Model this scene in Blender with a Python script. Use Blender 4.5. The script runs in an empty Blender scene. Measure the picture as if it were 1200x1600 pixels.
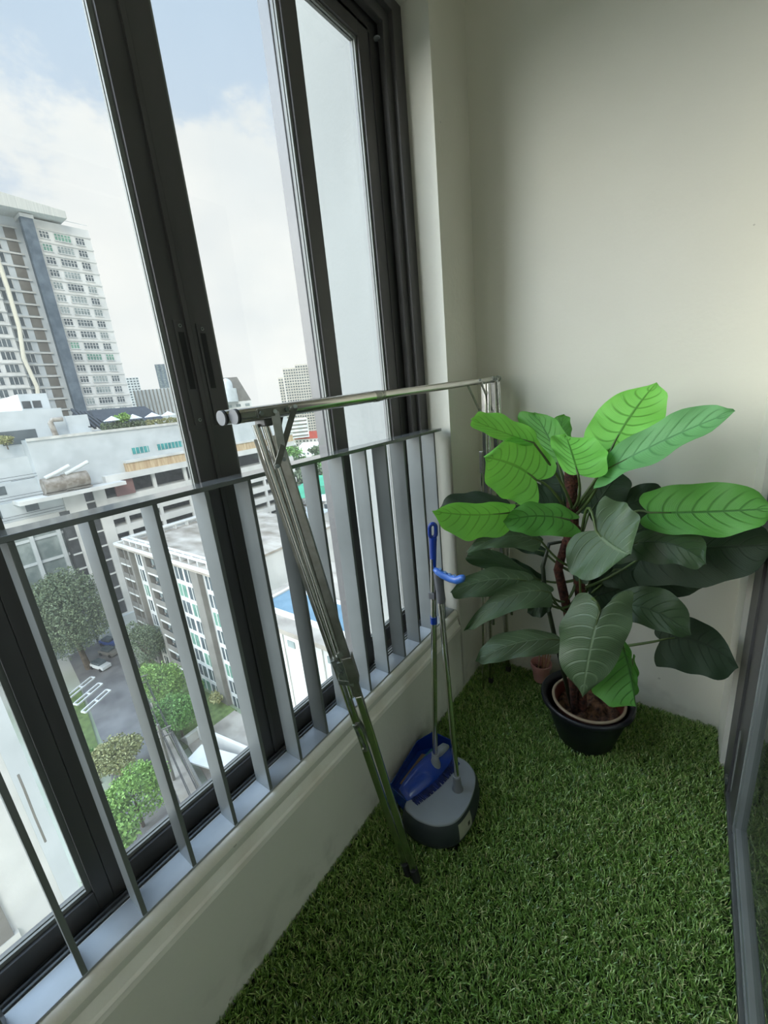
SKY, SUN, EXPO, GLOW = 1.0, 1.9, 0.08, 10.5
import bpy, bmesh, math, random
import numpy as np
from mathutils import Vector, Matrix
random.seed(7); rng = np.random.default_rng(7)
S = bpy.context.scene
COL = S.collection
PI = math.pi
# ------------------------------------------------------------------ camera
F_PX = 645.6276
CAMP = Vector((0, 0, 1.5))
RM = Matrix(((0.8044, 0.0851, -0.5879), (0.5863, -0.2736, 0.7625), (-0.0960, -0.9581, -0.2700)))
def _orth(M):
    x = Vector(M.col[0]).normalized(); z = Vector(M.col[2]); z = (z - x * z.dot(x)).normalized(); y = z.cross(x)
    return Matrix((x, y, z)).transposed()
RM = _orth(RM)
cd = bpy.data.cameras.new('camera'); cam = bpy.data.objects.new('camera', cd); COL.objects.link(cam)
cd.sensor_fit = 'VERTICAL'; cd.sensor_height = 24.0; cd.lens = 24.0 * F_PX / 1600.0
cd.clip_start = 0.02; cd.clip_end = 4000
rot = Matrix((Vector(RM.col[0]), -Vector(RM.col[1]), -Vector(RM.col[2]))).transposed()
cam.matrix_world = Matrix.Translation(CAMP) @ rot.to_4x4()
S.camera = cam
def ray(u, v): return RM @ Vector((u - 600, v - 800, F_PX))
def onx(u, v, x): r = ray(u, v); return CAMP + r * ((x - CAMP.x) / r.x)
def ony(u, v, y): r = ray(u, v); return CAMP + r * ((y - CAMP.y) / r.y)
def onz(u, v, z): r = ray(u, v); return CAMP + r * ((z - CAMP.z) / r.z)

# ------------------------------------------------------------------ materials
def lin(c): return tuple(((x / 255) / 12.92 if x / 255 <= 0.04045 else ((x / 255 + 0.055) / 1.055) ** 2.4) for x in c)
def newmat(name):
    m = bpy.data.materials.new(name); m.use_nodes = True
    nt = m.node_tree; b = nt.nodes['Principled BSDF']
    return m, nt, b
def N(nt, t, **k):
    n = nt.nodes.new(t)
    for a, v in k.items(): setattr(n, a, v)
    return n
def mat(name, c, rough=0.6, metal=0.0, c2=None, scale=8.0, bump=0.0, bscale=60.0, spec=0.5, detail=4.0, lo=0.35, hi=0.65, aniso=None, coat=0.0):
    """procedural principled: colour varied by noise, bump by noise"""
    m, nt, b = newmat(name)
    col = lin(c); c2 = lin(c2) if c2 else tuple(x * 0.88 for x in col)
    tc = N(nt, 'ShaderNodeTexCoord')
    mp = N(nt, 'ShaderNodeMapping'); nt.links.new(tc.outputs['Object'], mp.inputs[0])
    if aniso: mp.inputs['Scale'].default_value = aniso
    no = N(nt, 'ShaderNodeTexNoise'); no.inputs['Scale'].default_value = scale; no.inputs['Detail'].default_value = detail
    nt.links.new(mp.outputs[0], no.inputs['Vector'])
    cr = N(nt, 'ShaderNodeValToRGB'); cr.color_ramp.elements[0].position = lo; cr.color_ramp.elements[1].position = hi
    cr.color_ramp.elements[0].color = (*c2, 1); cr.color_ramp.elements[1].color = (*col, 1)
    nt.links.new(no.outputs['Fac'], cr.inputs[0]); nt.links.new(cr.outputs[0], b.inputs['Base Color'])
    b.inputs['Roughness'].default_value = rough; b.inputs['Metallic'].default_value = metal
    b.inputs['Specular IOR Level'].default_value = spec
    if coat: b.inputs['Coat Weight'].default_value = coat; b.inputs['Coat Roughness'].default_value = 0.1
    if bump:
        n2 = N(nt, 'ShaderNodeTexNoise'); n2.inputs['Scale'].default_value = bscale; n2.inputs['Detail'].default_value = 3
        nt.links.new(mp.outputs[0], n2.inputs['Vector'])
        bp = N(nt, 'ShaderNodeBump'); bp.inputs['Strength'].default_value = bump; bp.inputs['Distance'].default_value = 0.01
        nt.links.new(n2.outputs['Fac'], bp.inputs['Height']); nt.links.new(bp.outputs[0], b.inputs['Normal'])
    return m
def glass(name, tint=(0.96, 0.98, 0.97), veil=0.03, ior=1.45):  # pale translucent layer mixed into the glass imitates haze over the view
    m = bpy.data.materials.new(name); m.use_nodes = True; nt = m.node_tree; nt.nodes.clear()
    o = N(nt, 'ShaderNodeOutputMaterial'); tr = N(nt, 'ShaderNodeBsdfTransparent'); gl = N(nt, 'ShaderNodeBsdfGlossy')
    tr.inputs[0].default_value = (*tint, 1); gl.inputs['Roughness'].default_value = 0.02
    lw = N(nt, 'ShaderNodeLayerWeight'); lw.inputs['Blend'].default_value = 0.5
    pw = N(nt, 'ShaderNodeMath', operation='POWER'); pw.inputs[1].default_value = 5.0; nt.links.new(lw.outputs['Facing'], pw.inputs[0])
    f0 = ((ior - 1) / (ior + 1)) ** 2
    fr = N(nt, 'ShaderNodeMath', operation='MULTIPLY_ADD'); fr.inputs[1].default_value = 1 - f0; fr.inputs[2].default_value = f0; nt.links.new(pw.outputs[0], fr.inputs[0])
    mx = N(nt, 'ShaderNodeMixShader'); nt.links.new(fr.outputs[0], mx.inputs[0]); nt.links.new(tr.outputs[0], mx.inputs[1]); nt.links.new(gl.outputs[0], mx.inputs[2])
    tl = N(nt, 'ShaderNodeBsdfTranslucent'); tl.inputs[0].default_value = (0.9, 0.92, 0.92, 1)
    no = N(nt, 'ShaderNodeTexNoise'); no.inputs['Scale'].default_value = 5; no.inputs['Detail'].default_value = 6
    tc = N(nt, 'ShaderNodeTexCoord'); nt.links.new(tc.outputs['Object'], no.inputs['Vector'])
    ma = N(nt, 'ShaderNodeMath', operation='MULTIPLY'); ma.inputs[1].default_value = veil * 2; nt.links.new(no.outputs['Fac'], ma.inputs[0])
    m2 = N(nt, 'ShaderNodeMixShader'); nt.links.new(ma.outputs[0], m2.inputs[0]); nt.links.new(mx.outputs[0], m2.inputs[1]); nt.links.new(tl.outputs[0], m2.inputs[2])
    nt.links.new(m2.outputs[0], o.inputs[0])
    return m

M = {}
def wallmat():
    m, nt, b = newmat('painted_plaster')
    tc = N(nt, 'ShaderNodeTexCoord')
    no = N(nt, 'ShaderNodeTexNoise'); no.inputs['Scale'].default_value = 1.3; no.inputs['Detail'].default_value = 5
    nt.links.new(tc.outputs['Object'], no.inputs['Vector'])
    cr = N(nt, 'ShaderNodeValToRGB'); cr.color_ramp.elements[0].position = 0.3; cr.color_ramp.elements[1].position = 0.7
    cr.color_ramp.elements[0].color = (*lin((214, 211, 198)), 1); cr.color_ramp.elements[1].color = (*lin((222, 219, 207)), 1)
    nt.links.new(no.outputs['Fac'], cr.inputs[0])
    # small scuffs and specks
    vo = N(nt, 'ShaderNodeTexVoronoi'); vo.inputs['Scale'].default_value = 3.2; vo.inputs['Randomness'].default_value = 1.0
    nt.links.new(tc.outputs['Object'], vo.inputs['Vector'])
    th = N(nt, 'ShaderNodeMath', operation='LESS_THAN'); th.inputs[1].default_value = 0.016
    nt.links.new(vo.outputs['Distance'], th.inputs[0])
    mx = N(nt, 'ShaderNodeMix', data_type='RGBA'); nt.links.new(th.outputs[0], mx.inputs[0])
    nt.links.new(cr.outputs[0], mx.inputs[6]); mx.inputs[7].default_value = (*lin((188, 184, 172)), 1)
    # blotchy darker tone on the wall, strongest at the turf line
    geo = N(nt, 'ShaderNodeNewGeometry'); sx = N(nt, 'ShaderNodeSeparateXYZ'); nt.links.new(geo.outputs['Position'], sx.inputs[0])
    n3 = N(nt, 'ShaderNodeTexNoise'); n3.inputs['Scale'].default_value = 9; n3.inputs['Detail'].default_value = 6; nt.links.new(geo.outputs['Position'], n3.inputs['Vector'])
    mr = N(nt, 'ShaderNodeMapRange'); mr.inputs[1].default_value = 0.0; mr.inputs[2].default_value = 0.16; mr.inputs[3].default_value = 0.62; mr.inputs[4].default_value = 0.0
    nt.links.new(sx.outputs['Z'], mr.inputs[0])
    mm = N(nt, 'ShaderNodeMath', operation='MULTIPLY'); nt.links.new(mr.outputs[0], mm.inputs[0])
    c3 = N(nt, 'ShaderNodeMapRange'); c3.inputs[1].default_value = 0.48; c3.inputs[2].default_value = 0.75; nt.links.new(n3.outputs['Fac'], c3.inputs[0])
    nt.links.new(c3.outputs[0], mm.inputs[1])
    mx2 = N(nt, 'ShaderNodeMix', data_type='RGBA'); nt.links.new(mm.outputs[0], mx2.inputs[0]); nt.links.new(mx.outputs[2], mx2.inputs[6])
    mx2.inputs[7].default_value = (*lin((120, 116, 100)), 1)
    nt.links.new(mx2.outputs[2], b.inputs['Base Color'])
    b.inputs['Roughness'].default_value = 0.75
    n2 = N(nt, 'ShaderNodeTexNoise'); n2.inputs['Scale'].default_value = 45; n2.inputs['Detail'].default_value = 3; nt.links.new(tc.outputs['Object'], n2.inputs['Vector'])
    bp = N(nt, 'ShaderNodeBump'); bp.inputs['Strength'].default_value = 0.12; bp.inputs['Distance'].default_value = 0.01
    nt.links.new(n2.outputs['Fac'], bp.inputs['Height']); nt.links.new(bp.outputs[0], b.inputs['Normal'])
    return m
M['wall'] = wallmat()
M['white_plaster'] = mat('white_plaster', (222, 222, 216), 0.8, c2=(212, 212, 206), scale=3, bump=0.1)
M['fin'] = mat('grey_white_fin_paint', (140, 141, 138), 0.85, c2=(134, 135, 132), scale=1.5, bump=0.1)
M['sill'] = mat('sill_paint', (250, 245, 236), 0.45, c2=(232, 222, 208), scale=5, bump=0.15, bscale=30, detail=8, lo=0.3, hi=0.55)
M['frame'] = mat('dark_window_aluminium', (86, 84, 84), 0.4, 0.15, c2=(80, 78, 78), scale=3)
M['frame_light'] = mat('grey_glazing_bead', (150, 153, 152), 0.4, 0.6)
M['bead'] = mat('silver_glazing_bead', (132, 134, 130), 0.6, 0.1)
M['rail'] = mat('dark_grey_powder_coated_steel', (114, 118, 118), 0.35, 0.1, c2=(106, 110, 110), scale=6, spec=0.5)
M['rail_top'] = mat('glossy_grey_rail_paint', (120, 123, 124), 0.22, 0.3, c2=(110, 113, 114), scale=8, coat=0.7)
M['rail_pale'] = mat('sky_sheen_steel_strip', (176, 180, 184), 0.35, 0.3, c2=(158, 162, 166), scale=9, detail=8)  # pale tone paints the sky's reflection into the bottom rail
M['track'] = mat('silver_track', (165, 168, 170), 0.3, 0.9)
M['rubber'] = mat('black_rubber', (28, 28, 30), 0.7)
M['chrome'] = mat('stainless_steel', (214, 212, 206), 0.15, 1.0, c2=(204, 201, 194), scale=10, aniso=(1, 1, 0.2))
M['zinc'] = mat('galvanised_steel', (178, 182, 178), 0.38, 0.95, c2=(120, 126, 124), scale=40)
M['steel_dark'] = mat('worn_steel_link', (158, 157, 150), 0.33, 0.9, c2=(134, 133, 126), scale=30)
M['blue'] = mat('glossy_blue_plastic', (22, 62, 158), 0.25, c2=(18, 54, 142), scale=5, coat=0.4)
M['blue_grip'] = mat('soft_blue_grip', (70, 120, 205), 0.3, c2=(50, 100, 190), scale=25, coat=0.3)
M['grey_plastic'] = mat('light_grey_plastic', (140, 143, 148), 0.45, c2=(132, 135, 140))
M['mid_grey_plastic'] = mat('mid_grey_plastic', (112, 113, 118), 0.4)
M['dark_grey'] = mat('dark_grey_rubber', (44, 50, 52), 0.5, c2=(38, 44, 46), scale=6)
M['bristle'] = mat('blue_bristles', (18, 40, 112), 0.6, c2=(10, 22, 70), scale=60)
M['pot_black'] = mat('black_plastic_pot', (20, 22, 30), 0.4, c2=(16, 17, 24))
M['pot_liner'] = mat('brown_nursery_pot', (96, 42, 30), 0.5, c2=(80, 34, 26))
M['pot_rim'] = mat('beige_pot_rim', (158, 138, 114), 0.5)
M['soil'] = mat('coarse_soil', (110, 76, 52), 0.95, c2=(48, 30, 22), scale=45, bump=0.9, bscale=70)
M['pink'] = mat('pink_plastic_pot', (204, 148, 142), 0.5, c2=(184, 126, 120))
M['wood'] = mat('pale_sticks', (190, 150, 118), 0.7, c2=(160, 116, 86), scale=30)
M['moss'] = mat('brown_moss_pole', (92, 50, 36), 0.95, c2=(44, 24, 18), scale=70, bump=1.0, bscale=120)
M['stem'] = mat('green_petiole', (84, 104, 52), 0.5, c2=(60, 74, 38), scale=12)
M['stem_dark'] = mat('dark_petiole', (46, 56, 34), 0.5, c2=(32, 36, 24), scale=12)
M['cardboard'] = mat('brown_card', (150, 125, 100), 0.7, c2=(130, 105, 82), scale=8)
M['teal'] = mat('teal_plastic', (30, 130, 150), 0.4)
M['label'] = mat('silver_label', (176, 172, 156), 0.35, 0.3, c2=(150, 146, 132), scale=14)
M['label_dark'] = mat('label_print', (50, 48, 44), 0.6)
M['glass'] = glass('window_glass', veil=0.012)
M['glass_door'] = glass('door_glass', (0.5, 0.56, 0.54), veil=0.006, ior=1.5)
M['room_dark'] = mat('room_paint', (214, 208, 198), 0.9)
M['turf_back'] = mat('turf_backing', (48, 62, 26), 0.95, c2=(26, 36, 14), scale=60, bump=0.6, bscale=150)

# ------------------------------------------------------------------ mesh builder
class MB:
    def __init__(s): s.v = []; s.f = []; s.mi = []; s.uv = None
    def add(s, vs, fs, mi=0):
        o = len(s.v); s.v += [tuple(p) for p in vs]; s.f += [tuple(i + o for i in f) for f in fs]; s.mi += [mi] * len(fs); return s
    def box(s, a, b, mi=0):
        x0, y0, z0 = (min(a[i], b[i]) for i in range(3)); x1, y1, z1 = (max(a[i], b[i]) for i in range(3))
        vs = [(x0, y0, z0), (x1, y0, z0), (x1, y1, z0), (x0, y1, z0), (x0, y0, z1), (x1, y0, z1), (x1, y1, z1), (x0, y1, z1)]
        return s.add(vs, [(0, 3, 2, 1), (4, 5, 6, 7), (0, 1, 5, 4), (1, 2, 6, 5), (2, 3, 7, 6), (3, 0, 4, 7)], mi)
    def obox(s, c, ax, ay, az, hx, hy, hz, mi=0):
        c = Vector(c); ax = Vector(ax).normalized() * hx; ay = Vector(ay).normalized() * hy; az = Vector(az).normalized() * hz
        vs = [c + ax * i + ay * j + az * k for k in (-1, 1) for i, j in ((-1, -1), (1, -1), (1, 1), (-1, 1))]
        return s.add(vs, [(0, 3, 2, 1), (4, 5, 6, 7), (0, 1, 5, 4), (1, 2, 6, 5), (2, 3, 7, 6), (3, 0, 4, 7)], mi)
    def bar(s, a, b, w, t, up=(0, 0, 1), mi=0):
        """rectangular bar between points: w across, t along 'up'-ish"""
        a = Vector(a); b = Vector(b); d = (b - a); L = d.length; d.normalize(); sd = d.cross(Vector(up)).normalized(); u = sd.cross(d)
        return s.obox((a + b) / 2, d, sd, u, L / 2, w / 2, t / 2, mi)
    def tube(s, pts, r, n=12, mi=0, cap=True, ry=None):
        pts = [Vector(p) for p in pts]; rs = r if isinstance(r, (list, tuple)) else [r] * len(pts)
        o = len(s.v); up = Vector((0.13, 0.27, 0.95)); prev = None
        for i, p in enumerate(pts):
            d = (pts[min(i + 1, len(pts) - 1)] - pts[max(i - 1, 0)]).normalized()
            if prev is None: a = d.cross(up).normalized()
            else: a = (prev - d * prev.dot(d)).normalized()
            prev = a; b = d.cross(a)
            for k in range(n):
                t = 2 * PI * k / n
                s.v.append(tuple(p + a * math.cos(t) * rs[i] + b * math.sin(t) * rs[i] * (ry or 1)))
        for i in range(len(pts) - 1):
            for k in range(n):
                s.f.append((o + i * n + k, o + i * n + (k + 1) % n, o + (i + 1) * n + (k + 1) % n, o + (i + 1) * n + k)); s.mi.append(mi)
        if cap:
            s.f.append(tuple(o + k for k in reversed(range(n)))); s.f.append(tuple(o + (len(pts) - 1) * n + k for k in range(n))); s.mi += [mi, mi]
        return s
    def lathe(s, c, prof, n=40, mi=0):
        c = Vector(c); o = len(s.v)
        for r, z in prof:
            for k in range(n):
                t = 2 * PI * k / n; s.v.append((c.x + r * math.cos(t), c.y + r * math.sin(t), c.z + z))
        for i in range(len(prof) - 1):
            for k in range(n):
                s.f.append((o + i * n + k, o + i * n + (k + 1) % n, o + (i + 1) * n + (k + 1) % n, o + (i + 1) * n + k)); s.mi.append(mi)
        return s
    def prism(s, outline, axis, a, b, mi=0):
        """outline: 2D points in the plane normal to axis; extruded from a to b"""
        def P(p, t):
            if axis == 'y': return (p[0], t, p[1])
            if axis == 'z': return (p[0], p[1], t)
            return (t, p[0], p[1])
        n = len(outline); vs = [P(p, a) for p in outline] + [P(p, b) for p in outline]
        fs = [(i, (i + 1) % n, n + (i + 1) % n, n + i) for i in range(n)] + [tuple(reversed(range(n))), tuple(range(n, 2 * n))]
        return s.add(vs, fs, mi)
    def build(s, name, mats, parent=None, smooth=False, bevel=0.0, angle=40, origin=None):
        if not isinstance(mats, (list, tuple)): mats = [mats]
        v = np.array(s.v, dtype=float)
        if parent is not None: base = Vector(parent['_b']) if '_b' in parent else Vector((0, 0, 0))
        elif origin is not None: base = Vector(origin)
        else:
            mn = v.min(0); mxx = v.max(0); base = Vector(((mn[0] + mxx[0]) / 2, (mn[1] + mxx[1]) / 2, mn[2]))
        v = v - np.array(base)
        me = bpy.data.meshes.new(name); me.from_pydata(v.tolist(), [], s.f)
        for m in mats: me.materials.append(m)
        if len(mats) > 1: me.polygons.foreach_set('material_index', s.mi)
        bm = bmesh.new(); bm.from_mesh(me); bmesh.ops.recalc_face_normals(bm, faces=bm.faces) if not s.uv else None
        bm.to_mesh(me); bm.free()
        if s.uv:
            ul = me.uv_layers.new(name='UVMap')
            for lp in me.loops: ul.data[lp.index].uv = s.uv[lp.vertex_index]
        ob = bpy.data.objects.new(name, me); COL.objects.link(ob)
        if bevel:
            md = ob.modifiers.new('bevel', 'BEVEL'); md.width = bevel; md.segments = 2; md.limit_method = 'ANGLE'; md.angle_limit = math.radians(35)
        if smooth:
            me.polygons.foreach_set('use_smooth', [True] * len(me.polygons))
            if smooth != 'all':
                me.set_sharp_from_angle(angle=math.radians(angle))
        if parent is not None:
            ob.parent = parent; ob['_b'] = tuple(base)
            ob.location = (0, 0, 0)
        else: ob.location = base; ob['_b'] = tuple(base)
        return ob
def thing(name, label, cat, loc, group=None):
    o = bpy.data.objects.new(name, None); COL.objects.link(o); o.location = loc; o.empty_display_size = 0.1
    o['label'] = label; o['category'] = cat; o['_b'] = tuple(loc)
    if group: o['group'] = group
    return o
def tag(o, label, cat, group=None, kind=None):
    o['label'] = label; o['category'] = cat
    if group: o['group'] = group
    if kind: o['kind'] = kind
    return o
def struct(o, label=None):
    o['kind'] = 'structure'
    if label: o['label'] = label
    return o
def copy_thing(src, delta, label=None):
    """copy a thing, its parts and sub-parts"""
    def rec(o, parent):
        c = o.copy(); COL.objects.link(c)
        if parent is not None: c.parent = parent
        for ch in kids.get(o.name, []): rec(ch, c)
        return c
    kids = {}
    for q in list(COL.objects):
        if q.parent: kids.setdefault(q.parent.name, []).append(q)
    r = rec(src, None); r.location = Vector(src.location) + Vector(delta)
    if label: r['label'] = label
    return r

# ------------------------------------------------------------------ the balcony shell
XW = -0.862; YB = 1.953; XD = 0.205; YS = -2.6; ZC = 3.15; XR = -0.892; XF = -1.0; YJ = 1.660; ZS = 0.352; ZT = 2.84
XO = -1.09
struct(MB().box((XO, YS, -0.16), (3.4, YB + 0.15, -0.03)).build('floor', M['white_plaster']), 'concrete balcony floor under the turf')
struct(MB().box((XO, YS, ZC), (3.4, YB + 0.15, ZC + 0.2)).build('ceiling', M['wall']), 'plain painted balcony ceiling')
struct(MB().box((XO, YB, -0.03), (3.4, YB + 0.15, ZC)).build('wall_back', M['wall']), 'plain cream plaster end wall behind the potted plant')
struct(MB().box((XO, YS - 0.15, -0.16), (3.4, YS, ZC + 0.2)).build('wall_front', M['wall']), 'plain wall behind the camera')
# parapet with a moulded sill: S-shaped section from the railing base down to a crisp lip
prof = [(XO, -0.03), (XO, 0.41), (-0.885, 0.41)]
def sill_prof():
    # from railing base out to the lip, gentle dip then raised lip
    p = []
    A = Vector((-0.888, 0.437)); B = Vector((XW, ZS))
    key = [(-0.8885, 0.4375), (-0.884, 0.436), (-0.8785, 0.431), (-0.8745, 0.423), (-0.873, 0.413), (-0.8735, 0.402), (-0.8755, 0.391), (-0.8775, 0.381), (-0.877, 0.372), (-0.873, 0.365), (-0.8675, 0.360), (-0.8635, 0.3565), (XW, 0.354)]
    return key + [(XW, ZS)]
sp = sill_prof()
mb = MB(); mb.prism([(XO, -0.03), (XO, 0.41), (-0.965, 0.41), (-0.965, 0.437)] + sp + [(XW, -0.03)], 'y', YS, YJ - 0.004)
struct(mb.build('wall_left', [M['wall']], smooth=True, angle=30), 'low white parapet wall with rounded sill below the railing')
mb = MB(); mb.prism([(x, z + 0.0015) for x, z in sp] + [(XW + 0.001, ZS - 0.012), (XW, ZS - 0.012)] , 'y', YS, YJ - 0.01)
struct(mb.build('trim_1', [M['sill']], smooth=True, angle=30), 'cream moulded sill edge running under the railing')
# pier between window and end wall, its reveal rounded like the sill
mb = MB(); mb.prism([(XO, YB), (XO, YJ + 0.02), (-1.0, YJ + 0.02), (-0.985, YJ + 0.012), (-0.95, YJ + 0.006), (-0.91, YJ + 0.004), (-0.885, YJ - 0.001), (XW, YJ - 0.01), (XW, YB)], 'z', -0.03, ZC)
struct(mb.build('wall_left_pier', M['wall'], smooth=True, angle=25), 'cream plaster pier between the window and the end wall')
mb = MB(); mb.box((XO, YS, ZT), (XW, YJ + 0.02, ZC))
struct(mb.build('wall_left_head', M['wall']), 'plaster wall above the window')
# right side: short plaster return, wall above the door, dim room beyond the glass door
struct(MB().box((0.19, 1.742, -0.03), (0.42, YB, ZC)).build('wall_right', M['wall']), 'narrow plaster return beside the glass door')
struct(MB().box((0.215, YS, 2.62), (0.42, 1.742, ZC)).build('wall_right_head', M['wall']), 'wall above the glass door')
m = MB().box((3.25, YS, -0.03), (3.4, YB, 0.3)).box((3.25, YS, 2.9), (3.4, YB, ZC)).box((3.25, YS, 0.3), (3.4, -2.4, 2.9)).box((3.25, 1.6, 0.3), (3.4, YB, 2.9))  # opening added in the unseen room wall to let in sun fill
struct(m.build('wall_far_room', M['room_dark']), 'unseen far wall of the room with an opening added to let in fill daylight')
struct(MB().box((0.215, YS, -0.03), (0.42, -0.5, 2.62)).build('wall_right_near', M['wall']), 'plain plaster wall beside the camera, right of the balcony')
struct(MB().box((0.42, YB - 0.05, -0.03), (3.25, YB, ZC)).build('wall_room_end', M['room_dark']), 'end wall of the dim room')
struct(MB().box((0.30, YS, -0.03), (3.25, YB - 0.05, -0.005)).build('floor_room', mat('room_tiles', (150, 146, 138), 0.35, c2=(138, 134, 126), scale=2)), 'floor of the dim room')

# ------------------------------------------------------------------ windows
def bx(name, a, b, m, parent=None, bevel=0.0): return MB().box(a, b).build(name, m, parent, bevel=bevel)
ZB = 0.415
# outer frame: stepped jamb at the right, head above, sill tracks below
w = MB()
steps = [(-1.005, -0.985, 1.612, YJ + 0.022), (-1.03, -1.005, 1.576, YJ + 0.022), (-1.045, -1.03, 1.60, YJ + 0.022), (-1.07, -1.045, 1.545, YJ + 0.022), (-1.09, -1.07, 1.575, YJ + 0.022), (-1.0895, -1.085, 1.54, YJ + 0.022)]
jy = 0.0
for x0, x1, y0, y1 in steps: w.box((x0, y0, ZB - 0.01), (x1, y1, ZT + 0.03))
for x0, x1, y0, y1 in steps:
    h = y1 - y0 - 0.0
    w.box((x0, YS, ZT + 0.03 - h), (x1, y0 + 0.001, ZT + 0.03))
# bottom channel with running tracks
w.box((-1.075, YS, ZB - 0.012), (-0.963, YJ, ZB + 0.004))
w.box((-0.985, YS, ZB), (-0.966, YJ, ZB + 0.022))
wf = struct(w.build('window_1', M['frame'], bevel=0.0015), 'dark aluminium window frame with running tracks')
MB().box((-0.9845, YS, ZB + 0.022), (-0.9795, YJ - 0.03, ZB + 0.028)).box((-1.004, YS, ZB + 0.004), (-0.999, YJ - 0.03, ZB + 0.018)).box((-0.973, YS, ZB + 0.022), (-0.969, YJ - 0.03, ZB + 0.027)).build('window_track', M['track'], wf)
MB().lathe((0, 0, 0), [(0.0, 0), (0.012, 0), (0.012, 0.004), (0, 0.004)], 14).build('plug', M['grey_plastic'], wf).location = (-1.03, 1.57, 2.72)
def sash(n, label, y0, y1, wl, wr, xa=-1.042, xb=-1.0, zt=2.745, bot=0.062):
    """one framed pane: stiles, rails, beads, glass"""
    m = MB(); z0 = ZB + 0.012
    m.box((xa, y0, z0), (xb, y0 + wl, zt)); m.box((xa, y1 - wr, z0), (xb, y1, zt))
    m.box((xa, y0 + wl, z0), (xb, y1 - wr, z0 + bot)); m.box((xa, y0 + wl, zt - 0.05), (xb, y1 - wr, zt))
    o = struct(m.build(n, M['frame'], bevel=0.0015), label)
    b = MB(); g = 0.010; ya, yb_, za, zb = y0 + wl, y1 - wr, z0 + bot, zt - 0.05
    for k, xx in enumerate((xb - 0.010, xb - 0.020)):
        gg = g * (1 - 0.4 * k) + 0.004 * k
        b.box((xx - 0.006, ya, za), (xx, ya + gg, zb)); b.box((xx - 0.006, yb_ - gg, za), (xx, yb_, zb))
        b.box((xx - 0.006, ya + gg, za), (xx, yb_ - gg, za + gg)); b.box((xx - 0.006, ya + gg, zb - gg), (xx, yb_ - gg, zb))
    b.build('window_frame', M['bead'], o)
    MB().box((xb - 0.030, ya - 0.003, za - 0.003), (xb - 0.026, yb_ + 0.003, zb + 0.003)).build('window_pane', M['glass'], o)
    return o
sash('window_2', 'window pane nearest the camera, left of the first dark mullion', -0.86, 0.122, 0.05, 0.030)
s3 = sash('window_3', 'sliding window pane between the two thick dark mullions', 0.1225, 0.606, 0.031, 0.058)
s4 = sash('window_4', 'sliding window pane right of the thick central mullion', 0.6075, 1.1275, 0.060, 0.062)
sash('window_5', 'fixed window pane beside the pier, the white fin behind it', 1.1295, 1.537, 0.012, 0.060, xa=-1.085, xb=-1.045)
sash('window_6', 'window pane behind the camera', -1.9, -0.862, 0.05, 0.05)
# ribs on the meeting stiles, deep side face on the far mullion
MB().box((-1.002, 0.594, ZB + 0.02), (-0.992, 0.606, 2.74)).build('window_stile_cover', M['frame'], s3)
MB().box((-1.002, 0.6075, ZB + 0.02), (-0.994, 0.616, 2.74)).build('window_stile_cover', M['frame'], s4)
struct(MB().box((-1.085, 1.062, ZB + 0.012), (-1.043, 1.128, 2.745)).build('window_7', M['frame'], bevel=0.0015), 'grey outer mullion beside the fixed pane')
def pull(y, z0, z1, par, sl, empty_slot):
    m = MB(); m.box((-1.0005, y - 0.0135, z0), (-0.997, y + 0.0135, z1)); h = m.build('window_handle', M['frame'], par, bevel=0.001)
    MB().box((-0.9975, y - 0.007, sl[0]), (-0.9962, y + 0.007, sl[1])).build('handle_slot', M['rubber'], h)
    for zz in (z0 + 0.012, z1 - 0.012):
        MB().tube([(-0.997, y, zz), (-0.9945, y, zz)], 0.0042, 12).tube([(-0.9945, y, zz), (-0.9940, y, zz)], 0.0018, 8, 1).build('screw', [M['zinc'], M['rubber']], h)
pull(0.580, 1.474, 1.716, s3, (1.56, 1.69), 0)
pull(0.636, 1.480, 1.712, s4, (1.56, 1.69), 1)
MB().box((-1.0003, 0.5485, ZB + 0.02), (-0.9975, 0.594, 1.462)).build('stile_plate', M['frame'], s3, bevel=0.001)
MB().box((-1.0003, 0.616, ZB + 0.02), (-0.9975, 0.664, 1.468)).build('stile_plate', M['frame'], s4, bevel=0.001)
# white fin of the building outside the fixed pane
struct(MB().box((-1.52, 1.56, -6), (-1.092, 2.1, 8)).build('wall_outer_fin', M['fin']), 'white outside fin of the building seen through the last pane')

# ------------------------------------------------------------------ railing
rl = thing('balcony_railing', 'grey steel railing of flat upright bars standing on the sill inside the window', 'railing', (-0.92, 0.3, 0.437))
RX0, RX1 = -0.958, XR
MB().box((RX0, YS + 0.01, 1.328), (RX1, 1.626, 1.3395)).build('top_rail', M['rail_top'], rl, bevel=0.001)
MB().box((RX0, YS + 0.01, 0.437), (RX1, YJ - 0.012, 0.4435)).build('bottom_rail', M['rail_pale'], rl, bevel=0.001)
b0 = onx(306, 1350, XR).y; pitch = (onx(581, 1079, XR).y - b0) / 6
first = None
k = -22
while True:
    y = b0 + k * pitch
    if y > 1.62: break
    if y > YS + 0.1:
        if first is None:
            first = MB().box((RX0 + 0.002, y - 0.0075, 0.4435), (RX1 - 0.0005, y + 0.0025, 1.328)).build('baluster', M['rail'], rl, bevel=0.0008); fy = y
        else:
            c = first.copy(); COL.objects.link(c); c.location = (0, y - fy, 0)
    k += 1
print('pitch', pitch)

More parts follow.
